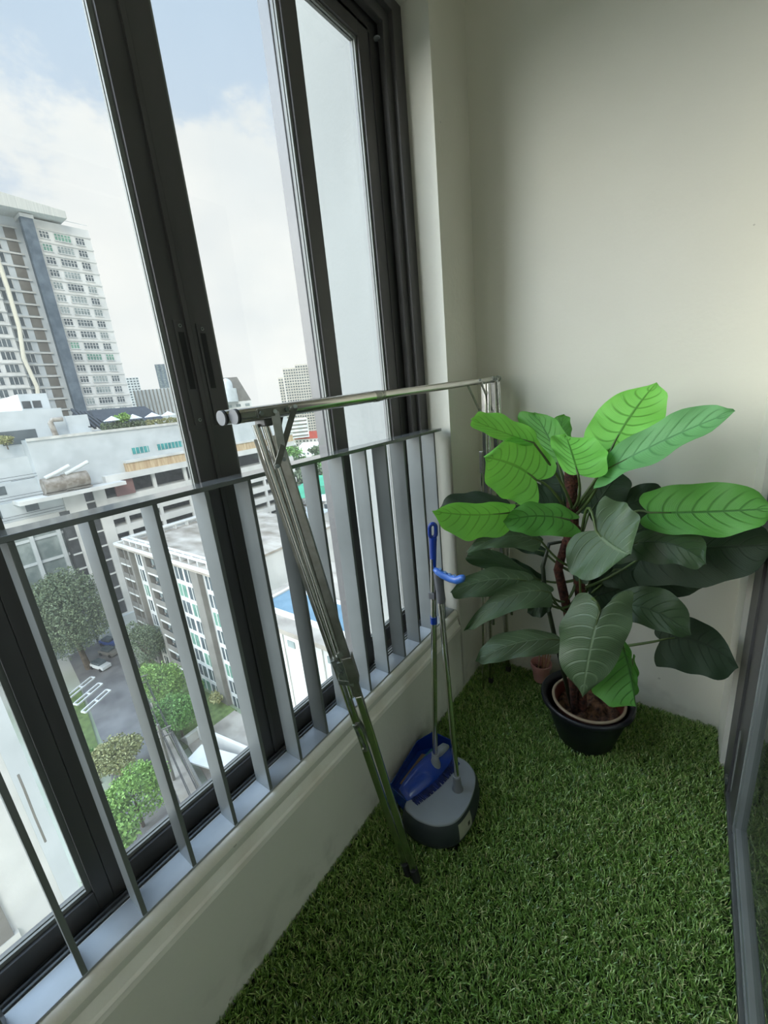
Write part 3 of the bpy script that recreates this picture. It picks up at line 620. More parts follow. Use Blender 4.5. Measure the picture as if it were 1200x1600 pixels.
def leafmat(name, c, c_v, tr, rough, trc, vein=1.0):
    m, nt, b = newmat(name)
    uv = N(nt, 'ShaderNodeUVMap'); sx = N(nt, 'ShaderNodeSeparateXYZ'); nt.links.new(uv.outputs[0], sx.inputs[0])
    ab = N(nt, 'ShaderNodeMath', operation='ABSOLUTE'); nt.links.new(sx.outputs['Y'], ab.inputs[0])
    # side veins: t*8 - 1.9*|s|^0.8
    p = N(nt, 'ShaderNodeMath', operation='POWER'); p.inputs[1].default_value = 1.35; nt.links.new(ab.outputs[0], p.inputs[0])
    a = N(nt, 'ShaderNodeMath', operation='MULTIPLY'); a.inputs[1].default_value = -1.7; nt.links.new(p.outputs[0], a.inputs[0])
    t8 = N(nt, 'ShaderNodeMath', operation='MULTIPLY_ADD'); t8.inputs[1].default_value = 8.0; nt.links.new(sx.outputs['X'], t8.inputs[0]); nt.links.new(a.outputs[0], t8.inputs[2])
    fr = N(nt, 'ShaderNodeMath', operation='PINGPONG'); fr.inputs[1].default_value = 0.5; nt.links.new(t8.outputs[0], fr.inputs[0])
    side = N(nt, 'ShaderNodeMapRange'); side.inputs[1].default_value = 0.035; side.inputs[2].default_value = 0.10; side.inputs[3].default_value = 0.75; side.inputs[4].default_value = 0.0
    nt.links.new(fr.outputs[0], side.inputs[0])
    fade = N(nt, 'ShaderNodeMapRange'); fade.inputs[1].default_value = 0.5; fade.inputs[2].default_value = 0.85; fade.inputs[3].default_value = 1.0; fade.inputs[4].default_value = 0.12
    nt.links.new(ab.outputs[0], fade.inputs[0])
    sm_ = N(nt, 'ShaderNodeMath', operation='MULTIPLY'); nt.links.new(side.outputs[0], sm_.inputs[0]); nt.links.new(fade.outputs[0], sm_.inputs[1])
    mid = N(nt, 'ShaderNodeMapRange'); mid.inputs[1].default_value = 0.018; mid.inputs[2].default_value = 0.05; mid.inputs[3].default_value = 1.0; mid.inputs[4].default_value = 0.0
    nt.links.new(ab.outputs[0], mid.inputs[0])
    mx_ = N(nt, 'ShaderNodeMath', operation='MAXIMUM'); nt.links.new(sm_.outputs[0], mx_.inputs[0]); nt.links.new(mid.outputs[0], mx_.inputs[1])
    vs = N(nt, 'ShaderNodeMath', operation='MULTIPLY'); vs.inputs[1].default_value = vein; nt.links.new(mx_.outputs[0], vs.inputs[0])
    no = N(nt, 'ShaderNodeTexNoise'); no.inputs['Scale'].default_value = 14; no.inputs['Detail'].default_value = 4
    tc = N(nt, 'ShaderNodeTexCoord'); nt.links.new(tc.outputs['Object'], no.inputs['Vector'])
    cr = N(nt, 'ShaderNodeValToRGB'); cr.color_ramp.elements[0].position = 0.3; cr.color_ramp.elements[1].position = 0.7
    L = lin(c); cr.color_ramp.elements[0].color = (*[x * 0.84 for x in L], 1); cr.color_ramp.elements[1].color = (*L, 1); nt.links.new(no.outputs['Fac'], cr.inputs[0])
    mx = N(nt, 'ShaderNodeMix', data_type='RGBA'); nt.links.new(vs.outputs[0], mx.inputs[0]); nt.links.new(cr.outputs[0], mx.inputs[6]); mx.inputs[7].default_value = (*lin(c_v), 1)
    nt.links.new(mx.outputs[2], b.inputs['Base Color']); b.inputs['Roughness'].default_value = rough; b.inputs['Specular IOR Level'].default_value = 0.45
    # fine ribbing + vein grooves
    wv = N(nt, 'ShaderNodeMath', operation='MULTIPLY'); wv.inputs[1].default_value = 44.0; nt.links.new(t8.outputs[0], wv.inputs[0])
    sn = N(nt, 'ShaderNodeMath', operation='SINE'); nt.links.new(wv.outputs[0], sn.inputs[0])
    hh = N(nt, 'ShaderNodeMath', operation='MULTIPLY_ADD'); hh.inputs[1].default_value = 0.10; nt.links.new(sn.outputs[0], hh.inputs[0])
    inv = N(nt, 'ShaderNodeMath', operation='MULTIPLY'); inv.inputs[1].default_value = -1.0; nt.links.new(mx_.outputs[0], inv.inputs[0]); nt.links.new(inv.outputs[0], hh.inputs[2])
    bp = N(nt, 'ShaderNodeBump'); bp.inputs['Strength'].default_value = 0.55; bp.inputs['Distance'].default_value = 0.003
    nt.links.new(hh.outputs[0], bp.inputs['Height']); nt.links.new(bp.outputs[0], b.inputs['Normal'])
    tl = N(nt, 'ShaderNodeBsdfTranslucent'); tl.inputs[0].default_value = (*lin(trc), 1); ms = N(nt, 'ShaderNodeMixShader'); ms.inputs[0].default_value = tr
    o = nt.nodes['Material Output']; nt.links.new(b.outputs[0], ms.inputs[1]); nt.links.new(tl.outputs[0], ms.inputs[2]); nt.links.new(ms.outputs[0], o.inputs[0])
    return m
LM = {  # real leaf tones mixed with painted light: brighter at top, darker below
 'Y': leafmat('young_lit_leaf', (132, 214, 92), (58, 118, 40), 0.38, 0.5, (150, 226, 84)),
 'G': leafmat('green_leaf', (92, 158, 66), (44, 92, 34), 0.3, 0.48, (110, 180, 60)),
 'T': leafmat('bluish_green_leaf', (112, 172, 106), (76, 130, 76), 0.25, 0.5, (90, 170, 90)),
 'D': leafmat('dark_shaded_leaf', (56, 78, 46), (36, 56, 36), 0.12, 0.36, (60, 110, 50), 0.6),
 'K': leafmat('deep_green_shaded_leaf', (36, 56, 32), (24, 38, 22), 0.08, 0.6, (40, 90, 30), 0.6),
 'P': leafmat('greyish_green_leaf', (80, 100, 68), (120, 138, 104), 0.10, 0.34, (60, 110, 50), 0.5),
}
def leaf(base, mid, tip, E1, E2, ys, mt, at=0.6, curl=0.0, wav=0.009, lobe=0.16, pet=None, petm='stem', te=0.4):
    B = ony(*base, ys[0]); Mi = ony(*mid, ys[1]); T = ony(*tip, ys[2]); Q1 = ony(*E1, ys[3]); Q2 = ony(*E2, ys[4])
    Cc = 2 * Mi - 0.5 * (B + T)
    def C(t): return B * (1 - t) ** 2 + Cc * 2 * t * (1 - t) + T * t * t
    a1 = Q1 - C(te); a2 = Q2 - C(te); L = (T - B).length; dr = (T - B).normalized()
    nr = a1.cross(dr).normalized() - a2.cross(dr).normalized(); nr.normalize()
    NT, NS = 22, 8; mbl = MB(); uvs = []; ph = random.uniform(0, 6)
    wn = lambda t: (((1 - t) ** 0.66) * (0.60 + 1.35 * t) / 0.83) * (1 + 0.035 * math.sin(t * 17 + ph)) * (1 - 0.8 * max(0.0, min(1.0, (t - 0.84) / 0.16)) ** 1.6)
    for i in range(NT + 1):
        t = i / NT; c = C(t); tg = (C(min(1, t + .02)) - C(max(0, t - .02))).normalized()
        for j in range(-NS, NS + 1):
            s = j / NS; a = a1 if s > 0 else a2; q = abs(s)
            w = wn(t) if t < 1 else 0.0
            p = c + a * (w * q)
            p = p - tg * (L * lobe * math.sin(PI * 0.72 * q) * (1 - t) ** 2.2)
            p = p + nr * (curl * L * q * q * (0.4 + 0.6 * math.sin(PI * t)) + wav * q * q * math.sin(t * 15 + ph + (1.5 if s > 0 else 0)) + 0.0025 * (abs(((t * 8 - 1.7 * q ** 1.35) % 1) - 0.5)) * min(1, 4 * q))
            mbl.v.append(tuple(p)); uvs.append((t, s))
    W = 2 * NS + 1
    for i in range(NT):
        for j in range(W - 1): mbl.f.append((i * W + j, i * W + j + 1, (i + 1) * W + j + 1, (i + 1) * W + j)); mbl.mi.append(0)
    mbl.uv = uvs
    xs = max(v[0] for v in mbl.v); yy = max(v[1] for v in mbl.v); xn = min(v[0] for v in mbl.v)
    if yy > YB - 0.004 or xn < -0.85: print('LEAF WALL', base, round(xs, 3), round(yy, 3), round(xn, 3))
    if xs > 0.19: print('LEAF DOOR', base, round(xs, 3), round(yy, 3))
    o = mbl.build('leaf', LM[mt], pl, smooth='all')
    # petiole
    R0 = trunk(at); k = pet if pet else ((R0 + B) / 2 + Vector((0, 0, -0.015)))
    if isinstance(k, tuple): k = ony(*k)
    pts = []
    for i in range(11):
        t = i / 10; kk = 2 * k - 0.5 * (R0 + B); pts.append(R0 * (1 - t) ** 2 + kk * 2 * t * (1 - t) + B * t * t)
    pts += [C(0.03), C(0.10), C(0.2)]
    MB().tube(pts, [0.0062 - 0.0026 * i / 10 for i in range(11)] + [0.0034, 0.0026, 0.0012], 10).build('petiole', M[petm], o, smooth='all')
    return o
# (leaf base, midrib middle, tip, widest edge points)(pixel sightings at a depth y), depths, material, height of the petiole on the trunk
# crown
leaf((880, 694), (876, 672), (882, 648), (858, 668), (893, 668), (1.78, 1.80, 1.83, 1.80, 1.80), 'G', 0.82)
leaf((872, 722), (860, 690), (836, 646), (813, 668), (886, 678), (1.62, 1.66, 1.74, 1.70, 1.66), 'G', 0.86, curl=-0.05, pet=(885, 770, 1.60))
leaf((834, 692), (790, 677), (735, 655), (790, 650), (772, 684), (1.46, 1.40, 1.32, 1.40, 1.36), 'Y', 0.84, pet=(880, 760, 1.54), lobe=0.08)
leaf((838, 750), (802, 726), (758, 715), (838, 684), (788, 780), (1.47, 1.42, 1.33, 1.46, 1.38), 'Y', 0.80, curl=-0.10, pet=(868, 772, 1.53), lobe=0.2)
leaf((968, 706), (1000, 684), (1035, 664), (1000, 668), (1010, 698), (1.72, 1.75, 1.78, 1.75, 1.75), 'T', 0.84)
leaf((957, 698), (985, 650), (1026, 597), (926, 652), (1030, 668), (1.58, 1.62, 1.66, 1.64, 1.60), 'Y', 0.86, curl=-0.03, pet=(930, 750, 1.58), lobe=0.22)
leaf((940, 731), (968, 700), (1000, 672), (952, 694), (985, 716), (1.66, 1.66, 1.66, 1.66, 1.66), 'G', 0.84)
leaf((903, 741), (894, 711), (884, 681), (862, 700), (950, 710), (1.44, 1.48, 1.54, 1.50, 1.49), 'Y', 0.86, curl=-0.10, pet=(905, 775, 1.50), lobe=0.12)
leaf((942, 737), (1040, 687), (1149, 642), (1024, 664), (1010, 732), (1.50, 1.47, 1.44, 1.50, 1.42), 'T', 0.83, pet=(925, 775, 1.54), lobe=0.05, curl=-0.04, te=0.4)
# behind the crown
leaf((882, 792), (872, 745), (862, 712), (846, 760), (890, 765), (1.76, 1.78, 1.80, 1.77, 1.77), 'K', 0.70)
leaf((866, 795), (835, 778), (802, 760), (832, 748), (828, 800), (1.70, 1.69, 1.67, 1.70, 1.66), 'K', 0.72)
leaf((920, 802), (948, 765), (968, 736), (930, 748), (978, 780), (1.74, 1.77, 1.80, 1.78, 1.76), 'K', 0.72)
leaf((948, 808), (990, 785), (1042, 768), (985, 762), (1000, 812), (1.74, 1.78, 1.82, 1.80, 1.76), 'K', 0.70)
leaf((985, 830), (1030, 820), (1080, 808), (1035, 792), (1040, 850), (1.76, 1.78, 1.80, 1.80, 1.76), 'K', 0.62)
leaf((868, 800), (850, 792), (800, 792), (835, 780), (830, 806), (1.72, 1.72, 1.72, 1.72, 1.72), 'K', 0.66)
# left tier
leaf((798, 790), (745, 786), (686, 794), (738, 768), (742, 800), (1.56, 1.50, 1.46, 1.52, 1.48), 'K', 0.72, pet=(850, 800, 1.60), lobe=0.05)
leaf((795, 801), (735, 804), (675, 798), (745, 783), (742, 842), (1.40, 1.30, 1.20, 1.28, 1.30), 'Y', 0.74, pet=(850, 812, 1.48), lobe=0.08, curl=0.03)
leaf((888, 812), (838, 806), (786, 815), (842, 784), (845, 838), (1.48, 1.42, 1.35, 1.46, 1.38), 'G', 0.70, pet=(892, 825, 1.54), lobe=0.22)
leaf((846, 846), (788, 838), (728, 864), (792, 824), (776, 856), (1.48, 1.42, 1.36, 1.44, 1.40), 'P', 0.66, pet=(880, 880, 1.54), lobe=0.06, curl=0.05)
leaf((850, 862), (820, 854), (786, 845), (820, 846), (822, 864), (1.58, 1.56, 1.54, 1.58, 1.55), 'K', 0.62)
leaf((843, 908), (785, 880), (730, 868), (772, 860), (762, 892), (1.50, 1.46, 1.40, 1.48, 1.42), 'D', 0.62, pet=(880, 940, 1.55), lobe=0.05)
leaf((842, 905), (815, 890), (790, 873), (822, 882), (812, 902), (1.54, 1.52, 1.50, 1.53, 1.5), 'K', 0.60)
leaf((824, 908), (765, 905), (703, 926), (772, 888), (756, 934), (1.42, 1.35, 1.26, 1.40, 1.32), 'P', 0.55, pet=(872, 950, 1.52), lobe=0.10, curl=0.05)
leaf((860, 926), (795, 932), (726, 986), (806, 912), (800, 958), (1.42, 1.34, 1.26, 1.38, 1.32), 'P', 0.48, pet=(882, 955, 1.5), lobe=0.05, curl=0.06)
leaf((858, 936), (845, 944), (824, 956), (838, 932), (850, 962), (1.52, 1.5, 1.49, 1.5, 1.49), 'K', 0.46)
leaf((876, 1000), (808, 1004), (744, 1034), (800, 986), (806, 1030), (1.48, 1.42, 1.34, 1.46, 1.40), 'P', 0.22, pet=(905, 1050, 1.50), lobe=0.05, curl=0.05)
# right tier
leaf((1014, 801), (1105, 800), (1212, 794), (1095, 752), (1105, 838), (1.50, 1.50, 1.48, 1.54, 1.44), 'G', 0.68, pet=(965, 812, 1.54), lobe=0.12, curl=0.02)
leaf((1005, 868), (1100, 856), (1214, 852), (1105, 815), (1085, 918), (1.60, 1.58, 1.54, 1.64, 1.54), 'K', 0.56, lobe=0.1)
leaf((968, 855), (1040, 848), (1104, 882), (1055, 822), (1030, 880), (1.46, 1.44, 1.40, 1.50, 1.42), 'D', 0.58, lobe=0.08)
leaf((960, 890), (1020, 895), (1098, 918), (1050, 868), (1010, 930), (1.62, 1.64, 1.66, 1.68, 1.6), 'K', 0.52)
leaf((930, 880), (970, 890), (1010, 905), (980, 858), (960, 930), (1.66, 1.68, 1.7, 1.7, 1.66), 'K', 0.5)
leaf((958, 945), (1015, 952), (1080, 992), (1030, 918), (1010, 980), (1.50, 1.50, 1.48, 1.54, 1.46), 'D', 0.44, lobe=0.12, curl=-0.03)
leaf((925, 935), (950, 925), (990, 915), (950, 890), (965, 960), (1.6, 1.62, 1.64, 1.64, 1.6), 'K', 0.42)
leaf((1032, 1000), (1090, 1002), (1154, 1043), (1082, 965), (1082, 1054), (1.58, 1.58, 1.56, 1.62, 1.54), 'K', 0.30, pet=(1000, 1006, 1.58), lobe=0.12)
# front leaves facing the camera
leaf((931, 829), (955, 852), (986, 867), (985, 790), (895, 900), (1.38, 1.35, 1.30, 1.42, 1.30), 'P', 0.62, pet=(915, 800, 1.46), lobe=0.30, curl=-0.03, te=0.35)
leaf((988, 1030), (990, 1060), (990, 1094), (976, 1050), (997, 1058), (1.50, 1.48, 1.46, 1.48, 1.5), 'G', 0.15)
leaf((970, 1000), (985, 1050), (993, 1104), (990, 1050), (925, 1088), (1.44, 1.40, 1.36, 1.44, 1.36), 'G', 0.22, lobe=0.02, curl=-0.05, te=0.6)
leaf((938, 955), (922, 1015), (910, 1090), (872, 985), (985, 985), (1.36, 1.32, 1.28, 1.34, 1.36), 'P', 0.50, pet=(925, 935, 1.38), lobe=0.16, curl=-0.06, petm='stem')
leaf((906, 905), (907, 875), (912, 850), (893, 870), (925, 880), (1.50, 1.50, 1.52, 1.50, 1.50), 'K', 0.4)

# ------------------------------------------------------------------ outside: the city below
G = -42.0
M['bwhite'] = mat('white_render', (216, 216, 212), 0.85, c2=(194, 195, 192), scale=0.25, detail=8)
M['bwhite2'] = mat('pale_grey_render', (200, 206, 208), 0.85, c2=(184, 190, 192), scale=0.3, detail=8)
M['bgrey'] = mat('grey_render', (124, 121, 114), 0.85, c2=(110, 107, 100), scale=0.5)
M['bgrey2'] = mat('blue_grey_cladding', (128, 138, 148), 0.6, c2=(112, 122, 132), scale=0.3)
M['band'] = mat('light_concrete_band', (212, 212, 206), 0.85, c2=(190, 190, 184), scale=0.8)
M['wglass'] = mat('dark_window_glass', (92, 102, 106), 0.2, c2=(62, 72, 78), scale=0.4)
M['wglass2'] = mat('pale_window_glass', (150, 160, 158), 0.25, c2=(112, 124, 124), scale=0.4)
M['wteal'] = mat('teal_window_glass', (72, 158, 156), 0.2, c2=(52, 126, 130), scale=0.8)
M['wgreen'] = mat('green_window_glass', (118, 160, 140), 0.25, c2=(90, 128, 116), scale=0.5)
M['tglass'] = mat('blue_curtain_wall', (98, 110, 120), 0.5, c2=(76, 88, 98), scale=0.6)
M['beige'] = mat('beige_render', (190, 184, 172), 0.85, c2=(178, 172, 160), scale=0.05)
M['orange'] = mat('tan_louvres', (206, 186, 152), 0.7, c2=(176, 150, 118), scale=3, aniso=(1, 1, 0.1))
M['dark'] = mat('dark_opening', (74, 76, 78), 0.8, c2=(54, 56, 58), scale=0.7)
M['black_roof'] = mat('black_roof_sheet', (64, 68, 74), 0.6, c2=(54, 58, 64), scale=1)
M['roofdirty'] = mat('stained_roof_slab', (178, 170, 158), 0.9, c2=(118, 108, 94), scale=0.35, detail=9, aniso=(0.5, 1, 1))
M['roofw'] = mat('white_roof_sheet', (226, 230, 230), 0.6, c2=(196, 200, 200), scale=0.2, detail=8)
M['roofg'] = mat('green_roof_sheet', (70, 168, 132), 0.6, c2=(60, 148, 116), scale=0.2)
M['roofr'] = mat('red_roof_tiles', (196, 92, 72), 0.7, c2=(176, 80, 64), scale=0.3)
M['asphalt'] = mat('asphalt', (126, 124, 122), 0.9, c2=(100, 98, 98), scale=0.25, detail=9)
M['paving'] = mat('beige_paving', (172, 164, 152), 0.9, c2=(140, 132, 122), scale=0.4, detail=9)
M['lawn'] = mat('lawn', (104, 122, 66), 0.95, c2=(80, 96, 50), scale=1.2, detail=8)
M['water'] = mat('pool_water', (104, 138, 156), 0.1, c2=(90, 124, 144), scale=0.6)
M['pipe'] = mat('rusty_plant_metal', (170, 164, 154), 0.6, 0.2, c2=(122, 112, 100), scale=0.9, detail=8)
M['bark'] = mat('bark', (104, 92, 78), 0.9, c2=(78, 68, 56), scale=2)
def treemat(n, c, c2):
    m, nt, b = newmat(n); A = N(nt, 'ShaderNodeAttribute', attribute_name='tone')
    cr = N(nt, 'ShaderNodeValToRGB'); cr.color_ramp.elements[0].color = (*lin(c2), 1); cr.color_ramp.elements[1].color = (*lin(c), 1)
    nt.links.new(A.outputs['Fac'], cr.inputs[0]); nt.links.new(cr.outputs[0], b.inputs['Base Color']); b.inputs['Roughness'].default_value = 0.7
    return m
TM = {'olive': treemat('olive_foliage', (122, 136, 104), (66, 82, 56)), 'green': treemat('green_foliage', (112, 156, 78), (70, 104, 46)), 'bright': treemat('bright_foliage', (146, 180, 92), (92, 128, 54)), 'yellow': treemat('yellow_foliage', (176, 174, 122), (122, 126, 76)), 'dark': treemat('dark_foliage', (92, 116, 78), (56, 74, 48))}
gm, nt, b = newmat('city_ground')
tc = N(nt, 'ShaderNodeTexCoord'); no = N(nt, 'ShaderNodeTexNoise'); no.inputs['Scale'].default_value = 0.02; no.inputs['Detail'].default_value = 9
nt.links.new(tc.outputs['Object'], no.inputs['Vector']); cr = N(nt, 'ShaderNodeValToRGB')
cr.color_ramp.elements[0].position = 0.38; cr.color_ramp.elements[0].color = (*lin((112, 128, 92)), 1); cr.color_ramp.elements[1].position = 0.55; cr.color_ramp.elements[1].color = (*lin((186, 184, 174)), 1)
nt.links.new(no.outputs['Fac'], cr.inputs[0]); nt.links.new(cr.outputs[0], b.inputs['Base Color']); b.inputs['Roughness'].default_value = 0.95
gb = MB().add([(-2600, -800, G), (40, -800, G), (40, 2400, G), (-2600, 2400, G)], [(0, 1, 2, 3)]).build('ground', gm); struct(gb, 'hazy city ground far below the balcony')
# the storeys of our own building above and below the balcony
struct(MB().box((XO, YS - 0.15, ZC + 0.2), (3.42, YB + 0.15, 16)).build('wall_upper_storeys', M['white_plaster']), 'storeys of our own building above the balcony')
struct(MB().box((XO, YS - 0.15, G), (3.42, YB + 0.15, -0.16)).build('wall_lower_storeys', M['white_plaster']), 'storeys of our own building below the balcony')
def poly(pts, z, name, m, label, cat, h=0.08):
    o = MB().prism(pts, 'z', z, z + h).build(name, m); return tag(o, label, cat)
poly([(-30, 1.5), (-40, 6.0), (-60, 11.6), (-84, 16.0), (-96, 17.8), (-96, 25.5), (-79, 21.8), (-64, 17.6), (-46, 12.6), (-30, 8.6)], G, 'road', M['asphalt'], 'grey asphalt lane running below towards the white complex', 'road')
poly([(-30, 8.7), (-46, 12.7), (-66, 18.2), (-66, 20.2), (-42, 15.0), (-30, 12)], G, 'pavement', M['paving'], 'beige pavement beside the asphalt lane below', 'pavement', 0.16)
poly([(-79, 22.4), (-66, 20.5), (-52, 17.6), (-52, 26.3), (-79, 26.3)], G, 'garden_lawn', M['lawn'], 'green lawn in front of the grey and white apartment block', 'lawn', 0.2)
poly([(-82, 12.5), (-60, 8.0), (-59, 10.8), (-82, 15.4)], G, 'grass_verge', M['lawn'], 'strip of green verge on the left side of the lane', 'grass verge', 0.2)
poly([(-52, 18.6), (-38, 15.6), (-36, 26), (-52, 26)], G, 'terrace_paving', M['paving'], 'pale stepped terrace paving at the foot of the apartment block', 'paving', 0.4)
bw = MB().bar((-68, 20.9, G + 1.1), (-36, 14.0, G + 1.1), 0.3, 2.2).build('boundary_wall', M['bgrey']); tag(bw, 'long grey boundary wall between the pavement and the apartment garden', 'wall')
st = thing('garden_steps', 'flight of pale garden steps behind the boundary wall', 'steps', (-52, 19, G))
for k in range(5): MB().box((-54.0 + k * 0.45, 18.6, G), (-53.6 + k * 0.45, 21.0, G + 0.4 + 0.32 * k)).build('step', M['band'], st)
tag(MB().bar((-51.5, 20.2, G + 1.2), (-42, 21.6, G + 1.2), 0.4, 2.4).build('garden_wall', M['bwhite']), 'white slanting garden wall beside the steps at the terrace', 'wall')
tag(MB().bar((-48, 17.6, G + 2.0), (-37.5, 20.5, G + 2.0), 2.6, 0.25).build('canopy', M['bwhite']), 'white slab canopy over the terrace entrance beyond the steps', 'canopy')
# utility poles and their cables
ups = [(-62, 18.2), (-48.5, 14.8)]
for (x, y), lbl in zip(ups, ('utility pole nearer the apartment trees, by the boundary wall', 'utility pole nearer the steps, by the boundary wall')):
    t = thing('utility_pole', lbl, 'utility pole', (x, y, G))
    MB().tube([(x, y, G), (x, y, G + 8.5)], [0.2, 0.14], 10).build('pole', M['bgrey'], t, smooth=True)
    MB().bar((x - 0.4, y - 1.2, G + 7.6), (x + 0.4, y + 1.2, G + 7.6), 0.14, 0.14).bar((x - 0.4, y - 1.2, G + 6.6), (x + 0.4, y + 1.2, G + 6.6), 0.14, 0.14).build('crossarm', M['bgrey'], t)
cbm = MB()
for dz in (7.7, 7.6, 6.7, 6.5, 6.2):
    for s in (-1, 0.2, 1.1):
        pts = []
        for i in range(13):
            q = i / 12; pts.append((-70 + 36 * q, 20.0 - 8.6 * q + s * 0.9, G + dz - 0.8 * math.sin(PI * q * 3) ** 2 * 0.6))
        cbm.tube(pts, 0.035, 5)
tag(cbm.build('overhead_cables', M['rubber']), 'bundle of dark overhead cables strung along the utility poles', 'cables', kind='stuff')
pg = thing('roadside_pergola', 'white ladder-like frames beside the lane, left of the asphalt', 'pergola', (-74, 14.6, G))
for k in range(3):
    a = Vector((-76.5 + k * 3.2, 12.4, G + 2.6)); b_ = a + Vector((-2.2, 4.2, 0))
    MB().bar(a, b_, 0.22, 0.22).bar(a + Vector((0.9, 0.3, 0)), b_ + Vector((0.9, 0.3, 0)), 0.22, 0.22).bar(a, a + Vector((0.9, 0.3, 0)), 0.2, 0.2).bar(b_, b_ + Vector((0.9, 0.3, 0)), 0.2, 0.2).bar(a * 0.5 + b_ * 0.5, a * 0.5 + b_ * 0.5 + Vector((0.9, 0.3, 0)), 0.2, 0.2).build('top_frame', M['bwhite'], pg)
    MB().bar(a + Vector((0, 0, -2.6)), a, 0.18, 0.18).bar(b_ + Vector((0, 0, -2.6)), b_, 0.18, 0.18).build('post', M['bwhite'], pg)
def car(x, y, rot_, body, label, roof=None, L=4.2):
    t = thing('car', label, 'car', (x, y, G + 0.08)); c, s = math.cos(rot_), math.sin(rot_); X = Vector((c, s, 0)); Y = Vector((-s, c, 0)); Z = Vector((0, 0, 1)); o = Vector((x, y, G + 0.08))
    MB().obox(o + Z * 0.65, X, Y, Z, L / 2, 0.85, 0.35).build('body', body, t, bevel=0.12)
    MB().obox(o + Z * 1.2 - X * 0.2, X, Y, Z, L * 0.28, 0.75, 0.28).build('cabin', M['wglass'], t, bevel=0.15)
    for i in (-1, 1):
        for j in (-1, 1):
            p = o + X * (L * 0.31 * i) + Y * 0.86 * j + Z * 0.32; MB().tube([p - Y * 0.1, p + Y * 0.1], 0.32, 14).build('wheel', M['rubber'], t)
car(-85, 19.8, 0.2, M['roofw'], 'white car parked under the big olive tree by the lane')
car(-92.5, 24.2, 0.25, mat('blue_car_paint', (50, 80, 150), 0.3), 'blue car parked at the far end of the lane')
car(-88.5, 22.6, 0.25, M['bgrey'], 'grey car parked behind the white one at the lane end')

# ---- trees
def foliage(mb_c, blobs, nleaf, size):
    P, T = [], []
    tot = sum(r[3] * r[4] for r in blobs)
    for bx_, by, bz_, rr, rz in blobs:
        k = int(nleaf * rr * rz / tot)
        d = rng.normal(size=(k, 3)); d /= np.linalg.norm(d, axis=1)[:, None]
        rad = rng.uniform(0.72, 1.04, k)[:, None]
        bump = 1 + 0.12 * np.sin(d[:, :1] * 9 + d[:, 1:2] * 7) * np.cos(d[:, 2:3] * 8)
        p = d * rad * bump * np.array([rr, rr, rz]) + np.array([bx_, by, bz_])
        P.append(p); T.append(np.clip(0.5 + rng.uniform(-0.5, 0.5, k), 0, 1))
    P = np.concatenate(P); T = np.concatenate(T); n = len(P)
    u = rng.normal(size=(n, 3)); u /= np.linalg.norm(u, axis=1)[:, None]; v = np.cross(u, rng.normal(size=(n, 3))); v /= np.linalg.norm(v, axis=1)[:, None]
    sz = size * rng.uniform(0.6, 1.3, n)[:, None]
    q = np.stack([P - u * sz, P + v * sz * 0.55, P + u * sz, P - v * sz * 0.55], 1).reshape(-1, 3)
    return q, np.repeat(T, 4)
def tree(name, label, x, y, base, crown, r, rz, key, n=2500, size=0.35, group=None, trunk_r=0.3, nb=9):
    """crown: centre (x, y, z)"""
    t = thing(name, label, 'tree', (x, y, base), group)
    cx_, cy_, cz_ = crown; blobs = [(cx_, cy_, cz_, r * 0.72, rz * 0.75)]
    for k in range(nb):
        a = rng.uniform(0, 2 * PI); e_ = rng.uniform(-0.5, 0.9); q = rng.uniform(0.45, 0.68)
        blobs.append((cx_ + r * q * math.cos(a) * math.cos(e_), cy_ + r * q * math.sin(a) * math.cos(e_), cz_ + rz * q * math.sin(e_), r * 0.42, rz * 0.38))
    V, T = foliage(None, blobs, n, size); V = V - np.array((x, y, base)); k = len(V) // 4
    me = bpy.data.meshes.new('crown'); me.from_pydata(V.tolist(), [], (np.arange(k * 4).reshape(-1, 4)).tolist())
    at = me.attributes.new('tone', 'FLOAT', 'POINT'); at.data.foreach_set('value', T.astype(np.float32)); me.materials.append(TM[key])
    o = bpy.data.objects.new('crown', me); COL.objects.link(o); o.parent = t
    m = MB().tube([(x, y, base), (x * 0.7 + cx_ * 0.3, y * 0.7 + cy_ * 0.3, base * 0.6 + cz_ * 0.4), (cx_, cy_, cz_)], [trunk_r, trunk_r * 0.8, trunk_r * 0.4], 9)
    for k in range(4):
        a = k * 1.6 + 0.4; s0 = Vector((x * 0.5 + cx_ * 0.5, y * 0.5 + cy_ * 0.5, base * 0.45 + cz_ * 0.55))
        m.tube([s0, s0 + Vector((math.cos(a) * r * 0.5, math.sin(a) * r * 0.5, rz * 0.6))], [trunk_r * 0.5, trunk_r * 0.15], 7)
    m.build('trunk', M['bark'], t, smooth=True); return t
c1 = onx(100, 965, -85.5)
tree('street_tree', 'huge olive-green tree overhanging the end of the lane, left of the white pillars', -87, 18.5, G, tuple(c1), 7.6, 9.4, 'olive', 24000, 0.21, trunk_r=0.55, nb=20)
def tp(u, v, z): p = onz(u, v, z); return p.x, p.y
for lbl, (u, v), zc, r, rz, key in (
    ('small yellowish tree left of the lane, furthest of the pair beside it', (180, 1178), G + 3.5, 3.6, 2.6, 'yellow'),
    ('bright green tree with spreading crown at the near left edge of the lane', (208, 1243), G + 4.5, 3.9, 3.6, 'bright'),
    ('olive tree at the left corner of the apartment block, highest of those in its garden', (226, 1005), G + 6, 3.0, 5.0, 'olive'),
    ('feathery green tree in front of the apartment balconies, middle of the garden trees', (252, 1068), G + 5.0, 3.4, 4.2, 'bright'),
    ('low green tree over the lawn beside the boundary wall, nearest the garden steps', (275, 1112), G + 4.5, 3.4, 3.2, 'green')):
    x, y = tp(u, v, zc); tree('garden_tree', lbl, x, y, G, (x, y, zc), r, rz, key, 6500, 0.17, trunk_r=0.2)
